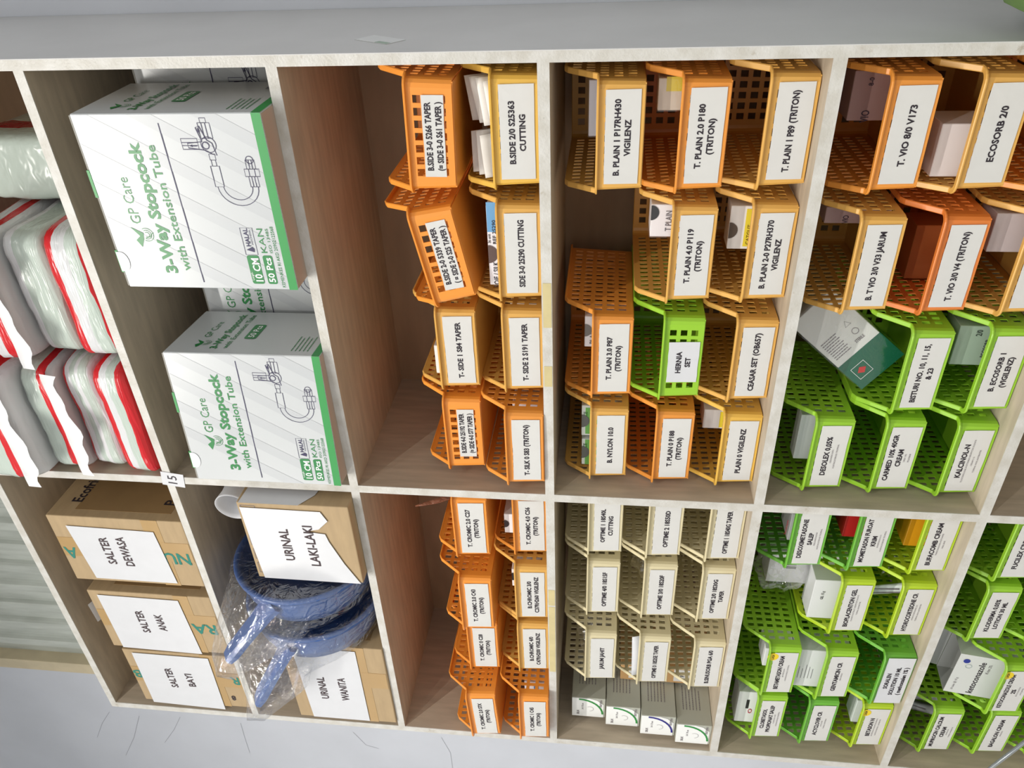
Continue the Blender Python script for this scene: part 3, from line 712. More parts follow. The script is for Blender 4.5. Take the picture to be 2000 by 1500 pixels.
crate('cardboard_box', 'brown box with paper reading URINAL WANITA', -1.345, -1.600, -0.006, 0.29, Z2u, 0.222,
      [dict(pts=[(-0.010, 0.196), (-0.252, 0.190), (-0.252, 0.060), (-0.010, 0.058)], text=[('URINAL', 0.0165, -0.142, 0.150, 0.076), ('WANITA', 0.0165, -0.142, 0.104, 0.080)])])

# ------------------------------------------------------------------ bedpans in clear bags, urinal jug
PANB = mat('blue bedpan plastic', (58, 92, 152), 0.3)
FILM = plastic_film('clear polythene')
WRAP = plastic_film('tight clear wrap', 0.05, (1, 1, 1), 0.05, 0.15, False, 0.15)
def bedpan(loc, rot, label, h0, h1):
    e = empty('bedpan', loc, label, 'bedpan', 'blue bedpans', rot)
    R = 0.138
    prof = [(0.0, -0.080), (0.095, -0.080), (0.122, -0.072), (0.131, -0.045), (0.135, -0.012), (R, -0.004), (R+0.005, -0.003), (R+0.006, 0.002), (R+0.003, 0.006), (R-0.004, 0.005), (R-0.008, -0.002),
            (0.126, -0.018), (0.123, -0.022), (0.121, -0.045), (0.112, -0.064), (0.088, -0.072), (0.0, -0.072)]
    link('bowl', lathe_mesh('bowl', prof, 56, 'X'), e, PANB)
    H0, H1 = Vector(h0), Vector(h1); ax = (H1-H0).normalized(); outv = Vector((1, 0, 0)); outv = (outv-ax*outv.dot(ax)).normalized(); tang = ax.cross(outv)
    V = []; F = []; N = 8                      # broad grip with a flat end
    for i in range(N+1):
        t = i/N; wd = 0.021+0.010*(1-t)**3; th = 0.011
        if i == N: wd *= 0.8; th *= 0.75
        for (a, b) in ((-1, -0.5), (-0.6, -1), (0.6, -1), (1, -0.5), (1, 0.5), (0.6, 1), (-0.6, 1), (-1, 0.5)):
            V.append(H0.lerp(H1, t)+tang*a*wd+outv*b*th)
    for i in range(N):
        for k in range(8): F.append((i*8+k, i*8+(k+1) % 8, (i+1)*8+(k+1) % 8, (i+1)*8+k))
    F.append(tuple(range(8))[::-1]); F.append(tuple(N*8+k for k in range(8)))
    bm = bmesh.new(); bm.from_mesh(mesh_from('h', V, F)); link('handle', bm_mesh('handle', bm, False, True), e, PANB)
    bm = bmesh.new()                           # film wrapped round bowl and handle
    for k in range(28):
        a = 2*math.pi*k/28
        for (x, r) in ((-0.084, 0.128), (0.010, R+0.008)): bm.verts.new((x, r*math.cos(a), r*math.sin(a)))
    for q in (-1.25, 1.25):
        for ox in (-1.4, 1.4): bm.verts.new(H1+ax*0.022+tang*q*0.026+outv*ox*0.013)
    bmesh.ops.convex_hull(bm, input=bm.verts[:])
    for v in [v for v in bm.verts if not v.link_faces]: bm.verts.remove(v)
    bmesh.ops.triangulate(bm, faces=bm.faces[:])
    for lim in (0.05, 0.026, 0.014):
        bmesh.ops.subdivide_edges(bm, edges=[ed for ed in bm.edges if ed.calc_length() > lim], cuts=1); bmesh.ops.triangulate(bm, faces=bm.faces[:])
    for v in bm.verts:
        n3 = noise.noise(Vector(v.co)*30+Vector((h1[2]*30, 0, 0))); n4 = noise.noise(Vector((v.co.x*90, v.co.y*25, v.co.z*90))); ctr = Vector((-0.03, 0, 0))
        v.co += (v.co-ctr).normalized()*(0.003*n3+0.0018*n4-0.001)
    zmin = -R-0.0055
    for v in bm.verts: v.co.z = max(v.co.z, zmin)
    for v in bm.verts:
        if v.co.x < -0.090 and v.co.y > -0.135: v.co.x = -0.090
    link('plastic_bag', bm_mesh('bag', bm, True, True), e, FILM)
    return e
def bedpan_at(xc, yc, label, w0, w1):
    zc = Z2+0.146
    return bedpan((xc, yc, zc), (0, 0, 0), label, (w0[0]-xc, w0[1]-yc, w0[2]-zc), (w1[0]-xc, w1[1]-yc, w1[2]-zc))
bedpan_at(-1.142, 0.070, 'blue bedpan in clear film behind the box with torn paper', (-1.165, -0.045, 0.612), onY(446, 1284, -0.105))
bedpan_at(-1.252, 0.070, 'blue bedpan in clear film leaning next to the URINAL WANITA box', (-1.280, -0.045, 0.600), onY(505, 1368, -0.085))
P = onZ(458, 982, Z2u+0.205+0.038)
jug = empty('urinal_jug', (-0.985, 0.02, Z2u+0.205+0.002+0.0345), 'translucent white plastic jug lying on the box with torn paper', 'jug', None, (math.radians(0), 0, math.radians(-8)))
JM = plastic_film('milky plastic', 0.55, (0.86, 0.88, 0.92), 0.3, 0.3, True, 0.0)
pr = [(0.0, 0.12), (0.026, 0.12), (0.030, 0.11), (0.030, 0.02), (0.0335, 0.0), (0.034, -0.004), (0.0325, -0.004), (0.029, 0.004), (0.0285, 0.10), (0.0, 0.108)]
me = lathe_mesh('jug', pr, 32, 'Z'); me.transform(Matrix.Rotation(math.radians(-90), 4, 'X'))
link('jug_body', me, jug, JM)
cp = empty('bottle_cap', (-1.425, -0.02+0.05, Z2u+0.222+0.0014), 'small white plastic cap on top of the URINAL WANITA box', 'cap')
link('cap_top', lathe_mesh('cap', [(0.0, 0.03), (0.012, 0.03), (0.016, 0.026), (0.018, 0.0), (0.0, 0.0)], 20), cp, mat('white cap', (235, 238, 242), 0.4))

# ------------------------------------------------------------------ packs in the top row
def pack_mat(name, bands, seed, axis='Z'):
    m = bpy.data.materials.new(name); m.use_nodes = True; nt = m.node_tree; b = nt.nodes['Principled BSDF']
    b.inputs['Roughness'].default_value = 0.22
    tc = nt.nodes.new('ShaderNodeTexCoord'); sp = nt.nodes.new('ShaderNodeSeparateXYZ'); nt.links.new(tc.outputs['Generated'], sp.inputs[0])
    ns = nt.nodes.new('ShaderNodeTexNoise'); ns.noise_dimensions = '4D'; ns.inputs['Scale'].default_value = 3.0; ns.inputs['W'].default_value = seed*1.7
    nt.links.new(tc.outputs['Generated'], ns.inputs['Vector'])
    ma = nt.nodes.new('ShaderNodeMath'); ma.operation = 'MULTIPLY_ADD'; ma.inputs[1].default_value = 0.20; nt.links.new(ns.outputs['Fac'], ma.inputs[0]); nt.links.new(sp.outputs[axis], ma.inputs[2])
    sb = nt.nodes.new('ShaderNodeMath'); sb.operation = 'SUBTRACT'; sb.inputs[1].default_value = 0.10; nt.links.new(ma.outputs[0], sb.inputs[0])
    r = nt.nodes.new('ShaderNodeValToRGB'); r.color_ramp.interpolation = 'CONSTANT'
    COLS = {'r': rgb(206, 32, 40), 'w': rgb(216, 218, 220), 'm': rgb(190, 203, 194), 'd': rgb(160, 22, 34)}
    els = r.color_ramp.elements
    els[0].position = 0.0; els[0].color = COLS[bands[0][1]]; els[1].position = bands[1][0]; els[1].color = COLS[bands[1][1]]
    for p, c in bands[2:]:
        q = els.new(p); q.color = COLS[c]
    nt.links.new(sb.outputs[0], r.inputs[0]); nt.links.new(r.outputs[0], b.inputs['Base Color'])
    n2 = nt.nodes.new('ShaderNodeTexNoise'); n2.inputs['Scale'].default_value = 5; n2.inputs['Detail'].default_value = 1.0; n2.inputs['Distortion'].default_value = 1.0
    mp = nt.nodes.new('ShaderNodeMapping'); mp.inputs['Scale'].default_value = (0.7, 2.0, 2.2); nt.links.new(tc.outputs['Generated'], mp.inputs[0]); nt.links.new(mp.outputs[0], n2.inputs['Vector'])
    bp = nt.nodes.new('ShaderNodeBump'); bp.inputs['Strength'].default_value = 0.35; bp.inputs['Distance'].default_value = 0.006
    nt.links.new(n2.outputs['Fac'], bp.inputs['Height']); nt.links.new(bp.outputs[0], b.inputs['Normal'])
    return m
def pack(label, x0, x1, y0, y1, z0, z1, bands, seed, flap=None, rot=(0, 0, 0)):
    wd, dp, ht = x1-x0, y1-y0, z1-z0
    e = empty('diaper_pack', ((x0+x1)/2, y0, z0), label, 'pack', 'red and white plastic packs', rot)
    m = pack_mat('pack film %d' % seed, bands, seed, 'Y' if seed == 4 else 'Z')
    bm = bmesh.new(); bmesh.ops.create_cube(bm, size=2.0); bmesh.ops.subdivide_edges(bm, edges=bm.edges[:], cuts=13, use_grid_fill=True)
    for v in bm.verts:
        c = v.co; n = 9.0; l = (abs(c.x)**n+abs(c.y)**n+abs(c.z)**n)**(1/n); c = c/l
        q = Vector((c.x*wd/2, dp/2+c.y*dp/2, ht/2+c.z*ht/2))
        k = noise.noise(Vector((q.x*11, q.y*8, q.z*22))+Vector((seed*5.1, 0, 0)))
        puff = 0.0045*(k-0.7) + 0.002*(noise.noise(Vector((q.x*40, q.y*30, q.z*40+seed)))-0.6)
        q += c.normalized()*puff*(0.25 if c.z < -0.9 else 1)
        q.z = max(q.z, 0.0); v.co = q
    link('pack_body', bm_mesh('pack', bm, True), e, m)
    if flap:                                         # crimped end seals hanging forward
        for (fz, fl, fm) in flap:
            V = []; F = []; N = 18
            for i in range(N+1):
                t = i/N; x = -wd/2*0.98+wd*0.98*t; wv = 0.006*math.sin(9*t+seed)+0.004*math.sin(23*t)
                V += [(x, 0.006, ht*fz+0.012), (x, -0.006+wv*0.3, ht*fz+0.002+wv*0.4), (x, -0.010+wv*0.7, ht*fz-fl+wv*1.5)]
                if i: 
                    for k in range(2): F.append((3*i-3+k, 3*i+k, 3*i+k+1, 3*i-2+k))
            link('end_seal', mesh_from('seal', V, F, True), e, mat(fm+' film', {'white': (238, 240, 242), 'red': (206, 32, 40), 'mint': (212, 222, 216)}[fm], 0.25))
    return e
ZP = T1[1]+0.0006
BA = [(0, 'r'), (0.16, 'm'), (0.36, 'w'), (0.62, 'm'), (0.76, 'r')]
BB = [(0, 'r'), (0.34, 'm'), (0.55, 'w'), (0.74, 'r')]
BC = [(0, 'r'), (0.12, 'w'), (0.30, 'm'), (0.55, 'w'), (0.74, 'r')]
BDn = [(0, 'w'), (0.18, 'r'), (0.42, 'm')]
BE = [(0, 'w'), (0.2, 'r'), (0.45, 'w'), (0.7, 'm')]

BA = [(0, 'r'), (0.13, 'm'), (0.42, 'w'), (0.70, 'r')]
BB = [(0, 'r'), (0.30, 'm'), (0.52, 'w'), (0.70, 'r')]
BC = [(0, 'w'), (0.16, 'm'), (0.40, 'w'), (0.52, 'm'), (0.66, 'w'), (0.82, 'r')]
BDn = [(0, 'w'), (0.20, 'r'), (0.44, 'm')]
BE = [(0, 'w'), (0.26, 'r'), (0.52, 'w'), (0.8, 'r')]
pack('striped pack at the shelf board, nearest the grey side panel', -0.664, -0.436, 0.002, 0.26, ZP, ZP+0.072, BA, 1)
pack('pale pack lying second up in the stack nearest the side panel', -0.666, -0.446, 0.016, 0.28, ZP+0.0745, ZP+0.150, [(0, 'm'), (0.7, 'w')], 2)
pack('striped pack, third up in the stack nearest the side panel, seal hanging out', -0.668, -0.448, -0.012, 0.25, ZP+0.152, ZP+0.220, BE, 3, [(0.12, 0.022, 'white')])
pack('pack with a dark red band behind the stack, deepest in the cell', -0.444, -0.330, 0.130, 0.332, ZP, ZP+0.235, [(0, 'm'), (0.22, 'd'), (0.40, 'm')], 4)
pack('lowest striped pack beside the middle divider, touching the number tag', -0.899, -0.670, -0.012, 0.25, ZP, ZP+0.066, BB, 5)
pack('second striped pack up beside the middle divider', -0.898, -0.672, 0.004, 0.26, ZP+0.068, ZP+0.130, BC, 6)
pack('third striped pack up beside the middle divider, white seal hanging out', -0.897, -0.674, -0.010, 0.25, ZP+0.132, ZP+0.200, BDn, 7, [(0.12, 0.026, 'white')])
pack('topmost pack beside the middle divider, bulging out past the divider', -0.899, -0.674, -0.045, 0.22, ZP+0.202, ZP+0.305, BDn, 8, [(0.20, 0.030, 'white')])

# ------------------------------------------------------------------ what lies in the baskets
def carton(name, label, loc, dims, colour, rot=(0, 0, 0), prints=(), rough=0.4, bands=(), notch=None, film=False, cat='carton', group='small cartons in the baskets', top=None):
    """small folded box: origin at the middle of the front bottom edge; prints = (text, cap height, x, z, width, colour)"""
    wd, dp, ht = dims
    e = empty(name, loc, label, cat, group, rot)
    cm = mat('carton %d %d %d' % tuple(colour), colour, rough)
    b = link('carton_body', box_mesh('body', -wd/2, wd/2, 0, dp, 0, ht, 0.0008, 1), e, cm)
    if top: link('lid_flap', box_mesh('lid', -wd/2+0.0006, wd/2-0.0006, 0.0006, dp-0.0006, ht, ht+0.0008), e, mat('carton %d %d %d' % tuple(top), top, rough))
    for (x0, z0, x1, z1, c) in bands:
        Print().rect(x0, z0, x1, z1).build('colour_band', mat('print %d %d %d' % tuple(c), c, 0.4), b, (0, -0.0004, 0))
    for (t, h, x, z, wdt, c) in prints:
        Print().text(t, h, x, z, bold=0.012, width=wdt).build('lettering', mat('print %d %d %d' % tuple(c), c, 0.5), b, (0, -0.0008, 0))
    if notch:
        x, r, c = notch; pts = [(x+r*math.cos(math.radians(180+a)), ht+r*math.sin(math.radians(180+a))) for a in range(0, 181, 15)]
        Print().poly(pts).build('thumb_notch', mat('print %d %d %d' % tuple(c), c, 0.7), b, (0, -0.0010, 0))
    if film: link('film_wrap', box_mesh('film', -wd/2-0.002, wd/2+0.002, -0.002, dp+0.002, 0.0, ht+0.002, 0.003, 2), e, WRAP)
    return e
def inb(key, top, y0, y1, dy, depth, colour, label, name='suture_carton', zoff=0.0028, maxh=None, rot=(0, 0, 0), **k):
    cx, Y, zb = BK[key]; Yf = Y+dy
    a, c = onY(top, y0, Yf), onY(top, y1, Yf)
    xr, xl = a[0], c[0]; half = BW*0.95/2-0.005
    xr = min(xr, cx+half); xl = max(xl, cx-half)
    ht = (a[2]+c[2])/2-zb-zoff
    if maxh: ht = min(ht, maxh)
    return carton(name, label, ((xr+xl)/2, Yf, zb+zoff), (xr-xl, depth, ht), colour, rot, **k)
BLK = (34, 28, 36); GR = (120, 116, 120)
inb(('4R', 2, 1), 1150, 156, 266, 0.045, 0.05, (226, 222, 228), 'white film-wrapped carton in the top mustard basket by the side panel', film=True)
inb(('4R', 1, 1), 1286, 138, 216, 0.035, 0.04, (206, 190, 170), 'tan carton in the orange basket second up by the side panel', film=True, prints=[('TRITON', 0.008, 0.0, 0.045, 0.035, (150, 140, 130))], bands=[(0.004, 0.045, 0.022, 0.075, (214, 190, 60))])
inb(('4R', 1, 2), 1271, 392, 462, 0.030, 0.05, (240, 234, 234), 'white carton with black notch in a mustard basket', prints=[('T PLAIN', 0.0085, 0.0, 0.060, 0.030, (110, 104, 108)), ('Plain catgut', 0.003, 0.0, 0.050, 0.02, GR)], notch=(0.012, 0.011, (26, 22, 24)), film=True, maxh=0.090)
e = inb(('4R', 0, 2), 1424, 402, 486, 0.040, 0.04, (236, 232, 226), 'opened white and yellow carton in a mustard basket', prints=[('CATGUT', 0.005, -0.010, 0.052, 0.03, (120, 90, 20))], bands=[(-0.028, 0.046, 0.028, 0.058, (236, 214, 60))], notch=(-0.004, 0.012, (92, 78, 66)))
inb(('4R', 2, 3), 1142, 618, 677, 0.030, 0.05, (234, 230, 230), 'white carton with grey notch behind the top orange front', prints=[('PLAIN', 0.0075, -0.008, 0.058, 0.026, (110, 104, 108))], notch=(0.003, 0.011, (120, 116, 112)), maxh=0.088)
for i, (a, b, dz) in enumerate(((792, 850, 'nearer the side panel'), (857, 917, 'nearer the middle divider'))):
    inb(('4R', 2, 4), 1136, a, b, 0.030, 0.05, (232, 238, 232), 'green and white carton %s in the top mustard basket' % dz, bands=[(-0.027, 0.036, 0.027, 0.066, (122, 190, 92))], prints=[('CE', 0.006, 0.014, 0.066, 0.010, (40, 90, 40))], notch=(0.0, 0.013, (110, 112, 108)), maxh=0.088)
inb(('4R', 0, 4), 1374, 800, 836, 0.045, 0.05, (238, 236, 232), 'white and yellow carton in the lowest yellow basket', bands=[(-0.016, 0.040, 0.016, 0.056, (236, 214, 60))], prints=[('CATGUT', 0.005, 0, 0.048, 0.026, (120, 90, 20))])
inb(('5R', 2, 1), 1662, 138, 236, 0.070, 0.05, (176, 140, 132), 'mauve carton with a purple curve in the top orange basket', prints=[('VIO', 0.010, -0.026, 0.060, 0.016, (60, 44, 60)), ('TRITON', 0.007, 0.022, 0.030, 0.03, (60, 44, 60)), ('8-0', 0.006, 0.018, 0.060, 0.010, (60, 44, 60))], maxh=0.092)
e = inb(('5R', 1, 1), 1828, 242, 345, 0.030, 0.06, (222, 212, 208), 'plain white carton in the mustard basket by the side panel', maxh=0.080)
inb(('5R', 2, 2), 1612, 404, 436, 0.060, 0.05, (176, 146, 142), 'mauve carton in the top mustard basket, second from side panel', prints=[('VIO', 0.008, -0.006, 0.060, 0.012, (60, 44, 60))], maxh=0.092)
inb(('5R', 0, 2), 1928, 412, 492, 0.030, 0.05, (190, 178, 176), 'grey carton with a purple curve in the lowest mustard basket', prints=[('TRITON', 0.007, -0.010, 0.036, 0.036, (90, 70, 90))], maxh=0.086)
inb(('5R', 1, 2), 1776, 440, 560, 0.10, 0.05, (168, 96, 50), 'brown cardboard box deep in the deep orange basket', maxh=0.085)
inb(('5R', 0, 3), 1864, 636, 712, 0.028, 0.05, (150, 168, 150), 'grey-green suture carton in the lowest lime basket', prints=[('ECOSORB', 0.005, -0.004, 0.046, 0.030, (40, 50, 44)), ('2/0', 0.008, 0.022, 0.060, 0.010, (40, 50, 44))], maxh=0.088)
cx, Y, zb = BK[('5R', 2, 4)]
carton('blade_carton', 'dark green and white carton inside the top lime basket by the divider', (cx+0.012, Y+0.035, zb+0.004), (0.090, 0.03, 0.070), (214, 220, 216), bands=[(-0.045, 0.0, 0.045, 0.040, (30, 100, 72))], cat='carton')
# the big leaning blade carton
cx, Y, zb = BK[('5R', 1, 3)]
e = empty('blade_carton', (cx-0.028, Y+0.050, zb+0.068), 'leaning white and dark green carton of blades in clear film, above a lime basket', 'carton', None, (math.radians(-4), math.radians(40), math.radians(8)))
DG = mat('dark green carton', (16, 92, 66), 0.3)
b = link('carton_body', box_mesh('body', -0.040, 0.040, 0, 0.050, 0.0, 0.155, 0.0008, 1), e, mat('pale grey carton', (214, 216, 212), 0.35))
link('green_end', box_mesh('ge', -0.0405, 0.0405, -0.0005, 0.0505, -0.0005, 0.052), b, DG)
P = Print(); P.text('STERILE', 0.005, 0.014, 0.066, width=0.016); P.ring(0.018, 0.080, 0.005, 0.0008); P.line([(0.012, 0.094), (0.022, 0.094), (0.017, 0.103)], 0.0008, True)
for k in range(9): P.bars(-0.033, -0.004-0.003*(k % 2), 0.064+0.0042*k, 0.0013)
P.build('lettering', INKG, b, (0, -0.0007, 0))
P = Print(); P.line([(-0.030, 0.014), (-0.006, 0.014), (-0.006, 0.036), (-0.030, 0.036)], 0.0008, True); P.build('logo_frame', WP, b, (0, -0.0012, 0))
Print().poly([(-0.026, 0.025), (-0.018, 0.019), (-0.010, 0.025), (-0.018, 0.031)]).build('logo_diamond', mat('red print', (190, 40, 36), 0.4), b, (0, -0.0012, 0))
link('film_wrap', box_mesh('film', -0.043, 0.043, -0.003, 0.053, -0.003, 0.163, 0.004, 2), e, WRAP)

inb(('5L', 2, 1), 1542, 1003, 1055, 0.030, 0.06, (222, 222, 224), 'white carton with red print in the top leaf green basket', prints=[('Desoximetasone', 0.004, 0, 0.060, 0.034, (190, 60, 70))], maxh=0.085, cat='carton', name='ointment_carton')
inb(('5L', 1, 1), 1650, 1003, 1048, 0.035, 0.06, (176, 34, 30), 'red carton in the middle leaf green basket by the divider', maxh=0.080, name='ointment_carton')
inb(('5L', 0, 1), 1772, 1012, 1066, 0.040, 0.05, (226, 158, 26), 'orange-yellow carton in the bottom acid green basket by the divider', maxh=0.078, name='ointment_carton')
inb(('5L', 1, 2), 1584, 1132, 1206, 0.030, 0.05, (222, 224, 225), 'white carton standing in the acid green basket with a clear bag', prints=[('GEL 15 g', 0.005, 0.012, 0.074, 0.022, BLK)], name='ointment_carton')
cx, Y, zb = BK[('5L', 1, 2)]
carton('ointment_carton', 'white carton with a barcode deep in the acid green basket', (cx+0.012, Y+0.085, zb+0.003), (0.085, 0.05, 0.165), (226, 226, 228), prints=[('||| || |||| |', 0.014, 0.012, 0.125, 0.030, BLK)], cat='carton', group='small cartons in the baskets')
inb(('5L', 1, 3), 1548, 1268, 1342, 0.025, 0.045, (222, 224, 225), 'white carton with fine black print standing in a lime basket', bands=[(-0.030, 0.0970-0.0065*q, 0.012-0.006*(q % 3), 0.0980-0.0065*q, (120, 118, 122)) for q in range(6)], name='ointment_carton')
inb(('5L', 2, 4), 1438, 1350, 1408, 0.028, 0.05, (232, 234, 232), 'white carton with red oval and black bar, fourth from middle divider', bands=[(-0.004, 0.064, 0.026, 0.070, (30, 26, 30))], prints=[('O', 0.008, -0.012, 0.060, 0.016, (190, 60, 80))], maxh=0.088, name='ointment_carton')
inb(('5L', 2, 3), 1492, 1266, 1300, 0.030, 0.05, (236, 238, 238), 'small white carton in the top lime basket with round yellow sticker', name='ointment_carton', maxh=0.07)
inb(('5L', 0, 4), 1668, 1368, 1410, 0.030, 0.04, (214, 220, 216), 'pale carton in the bottom acid green basket, fourth from middle divider', name='ointment_carton', maxh=0.072)
# open ketoconazole carton with its flap folded over
cx, Y, zb = BK[('6L', 1, 3)]
e = empty('ketoconazole_carton', (cx+0.000, Y+0.022, zb+0.011), 'open white ketoconazole carton with raised flap, in a lime basket', 'carton', None, (math.radians(-6), math.radians(2), 0))
WC = mat('white cream carton', (208, 211, 208), 0.35)
link('carton_wall', box_mesh('w', -0.058, 0.058, 0, 0.001, 0, 0.118), e, WC); link('carton_wall', box_mesh('w', -0.058, 0.058, 0.059, 0.06, 0, 0.118), e, WC)
link('carton_wall', box_mesh('w', -0.058, -0.057, 0.001, 0.059, 0, 0.118), e, WC); link('carton_wall', box_mesh('w', 0.057, 0.058, 0.001, 0.059, 0, 0.118), e, WC)
link('carton_base', box_mesh('b', -0.057, 0.057, 0.001, 0.059, 0, 0.001), e, WC)
link('lid_flap', box_mesh('lf', -0.056, 0.056, 0, 0.001, 0, 0.055, 0.0004), e, WC, (0, 0.0605, 0.118), (math.radians(-10), 0, 0))
fr = e
Print().text('ketoconazole', 0.0115, -0.004, 0.074, bold=0.01, width=0.094).build('lettering', INK, fr, (0, -0.0006, 0))
Print().text('Krim 2%', 0.0055, 0.026, 0.060, bold=0).build('small_lettering', INKG, fr, (0, -0.0006, 0))
Print().text('10 tube @ 10 g', 0.0042, -0.030, 0.106, bold=0).build('small_lettering', INKG, fr, (0, -0.0006, 0))
Print().disc(0.040, 0.103, 0.0060).build('blue_dot', mat('blue dot', (26, 44, 140), 0.4), fr, (0, -0.0007, 0))
Print().ring(0.026, 0.096, 0.0055, 0.0010).build('seal_mark', mat('grey seal', (160, 176, 176), 0.4), fr, (0, -0.0007, 0))
def tube(loc, rot, label, colour=(206, 208, 208), L=0.10, r=0.011, name='ointment_tube'):
    e = empty(name, loc, label, 'tube', 'ointment tubes', rot)
    V = []; F = []; N = 8; n = 14
    for i in range(N+1):
        t = i/N; a = r*(1-0.0*t); b_ = r*(1-0.92*t)
        for k in range(n):
            an = 2*math.pi*k/n; V.append((a*1.15*math.cos(an) if t > 0.5 else a*math.cos(an), b_*math.sin(an), L*t))
    for i in range(N):
        for k in range(n): F.append((i*n+k, i*n+(k+1) % n, (i+1)*n+(k+1) % n, (i+1)*n+k))
    F.append(tuple(range(n))[::-1]); F.append(tuple(N*n+k for k in range(n)))
    link('tube_body', mesh_from('tube', V, F, True), e, mat('tube %d %d %d' % tuple(colour), colour, 0.3))
    link('cap', lathe_mesh('cap', [(0, -0.012), (0.006, -0.012), (0.007, 0.0), (0, 0.0)], 14), e, mat('white cap', (235, 238, 242), 0.4))
    Print().rect(-r*0.6, 0.03, r*0.6, 0.08).build('print_panel', INKG, e, (0, -r*0.98, 0.0), (math.radians(-7), 0, 0))
    return e
cx, Y, zb = BK[('6L', 2, 4)]
for i in range(4):
    tube((cx+0.045-0.022*i, Y+0.05+0.02*(i % 2), zb+0.016), (math.radians(-14), math.radians(-14+5*i), 0), 'silver ointment tube, %s from the divider, in the top fourth-column lime basket' % ORD[i+1], (170, 172, 174), 0.085)
cx, Y, zb = BK[('5L', 0, 2)]
tube((cx+0.03, Y+0.04, zb+0.016), (math.radians(-10), math.radians(-25), 0), 'white ointment tube in the bottom acid green basket, second from divider', (214, 220, 220), 0.082)

# long blue and white box, paper packets, film
inb(('3R', 0, 2), 953, 398, 556, 0.020, 0.06, (238, 236, 240), 'long white and blue carton with a dark notch in a mustard basket', bands=[(0.022, 0.0, 0.066, 0.0735, (112, 168, 214))], prints=[('SOIE / SILK', 0.0075, -0.044, 0.0640, 0.040, BLK), ('36 unit', 0.0040, 0.012, 0.0715, 0.014, BLK), ('REF 25290', 0.0050, 0.022, 0.0640, 0.036, BLK)], notch=(-0.012, 0.014, (96, 78, 74)), maxh=0.079)
def sheet(name, pts, thick, nseg, bend, seed):
    """bent rectangular packet: grid between four corners"""
    A, B_, C_, D = [Vector(p) for p in pts]; V = []; F = []
    for i in range(nseg+1):
        for j in range(nseg+1):
            u, v = i/nseg, j/nseg; p = A*(1-u)*(1-v)+B_*u*(1-v)+C_*u*v+D*(1-u)*v
            nrm = (B_-A).cross(D-A).normalized()
            p += nrm*(bend*math.sin(math.pi*u)*math.sin(math.pi*v)+0.0012*noise.noise(p*60+Vector((seed, 0, 0))))
            V.append(p)
    for i in range(nseg):
        for j in range(nseg):
            k = i*(nseg+1)+j; F.append((k, k+nseg+1, k+nseg+2, k+1))
    bm = bmesh.new(); bm.from_mesh(mesh_from('s', V, F)); bm.normal_update(); bmesh.ops.solidify(bm, geom=bm.faces[:], thickness=thick)
    return bm_mesh(name, bm, True, True)
cx, Y, zb = BK[('3R', 0, 1)]
PKT = mat('translucent paper packet', (232, 228, 220), 0.4, 0.03, 20)
NTH = ['first', 'second', 'third', 'fourth', 'fifth', 'sixth', 'seventh', 'eighth']
for i in range(8):
    rgt = i % 2 == 0; k = i//2
    x0, x1 = (cx+0.004, cx+0.066) if rgt else (cx-0.066, cx-0.004)
    yb = Y+0.058-0.010*k; zt = zb+0.096-0.010*k; tl = 0.020
    pts = [(x0, yb+0.012, zb+0.006+0.003*k), (x1, yb+0.012, zb+0.006+0.003*k), (x1+random.uniform(-0.004, 0.0), yb-tl, zt+random.uniform(-0.004, 0.004)+0.004*(rgt)), (x0+random.uniform(0, 0.004), yb-tl, zt-0.005+random.uniform(-0.004, 0.004))]
    o = link('suture_packet', sheet('packet', pts, 0.0012, 7, 0.004 if rgt else -0.003, i*3.1), None, PKT)
    tag(o, 'pale paper packet, %s from the front on the %s half of the yellow basket' % (NTH[k], 'side-panel' if rgt else 'divider'), 'packet', 'paper packets in the yellow basket')
    if rgt:
        c = (Vector(pts[2])+Vector(pts[3]))/2
cx, Y, zb = BK[('3R', 1, 3)]
carton('suture_carton', 'white card edge showing above the upper mustard basket front', (cx-0.022, Y+0.010, zb+0.003), (0.052, 0.022, 0.066), (236, 234, 230), cat='carton', group='small cartons in the baskets')
inb(('3L', 0, 1), 985, 1004, 1040, 0.020, 0.04, (240, 238, 238), 'white carton with dark notch in the lower orange basket by the divider', notch=(0.0, 0.009, (50, 42, 44)), maxh=0.090)
inb(('3L', 0, 2), 1000, 1112, 1144, 0.018, 0.04, (232, 226, 222), 'carton with black notch in the lower mustard basket, second from divider', notch=(0.004, 0.010, (24, 20, 22)), maxh=0.080)
inb(('3L', 0, 3), 1011, 1225, 1262, 0.018, 0.04, (236, 230, 228), 'carton with black notch in the lower mustard basket, third from divider', notch=(0.002, 0.009, (24, 20, 22)), maxh=0.080)
inb(('3L', 1, 1), 884, 1000, 1036, 0.016, 0.03, (238, 236, 234), 'white carton behind the upper front next to the middle divider', maxh=0.078)
for key, c in ((('3R', 0, 4), (206, 198, 200)), (('3L', 0, 4), (222, 222, 224)), (('3R', 0, 3), (214, 196, 176))):
    cx, Y, zb = BK[key]
    carton('suture_carton', {'3R': {4: 'pale carton seen through the holes of the lowest orange basket by the divider', 3: 'pale carton deep inside the lower mustard basket, third from side panel'}, '3L': {4: 'pale carton seen through the holes of the endmost lower orange basket'}}[key[0]][key[2]],
           (cx+0.02, Y+0.05, zb+0.003), (0.08, 0.10, 0.050), c, cat='carton', group='small cartons in the baskets', bands=[(-0.03, 0.02, 0.03, 0.03, (60, 120, 170))])
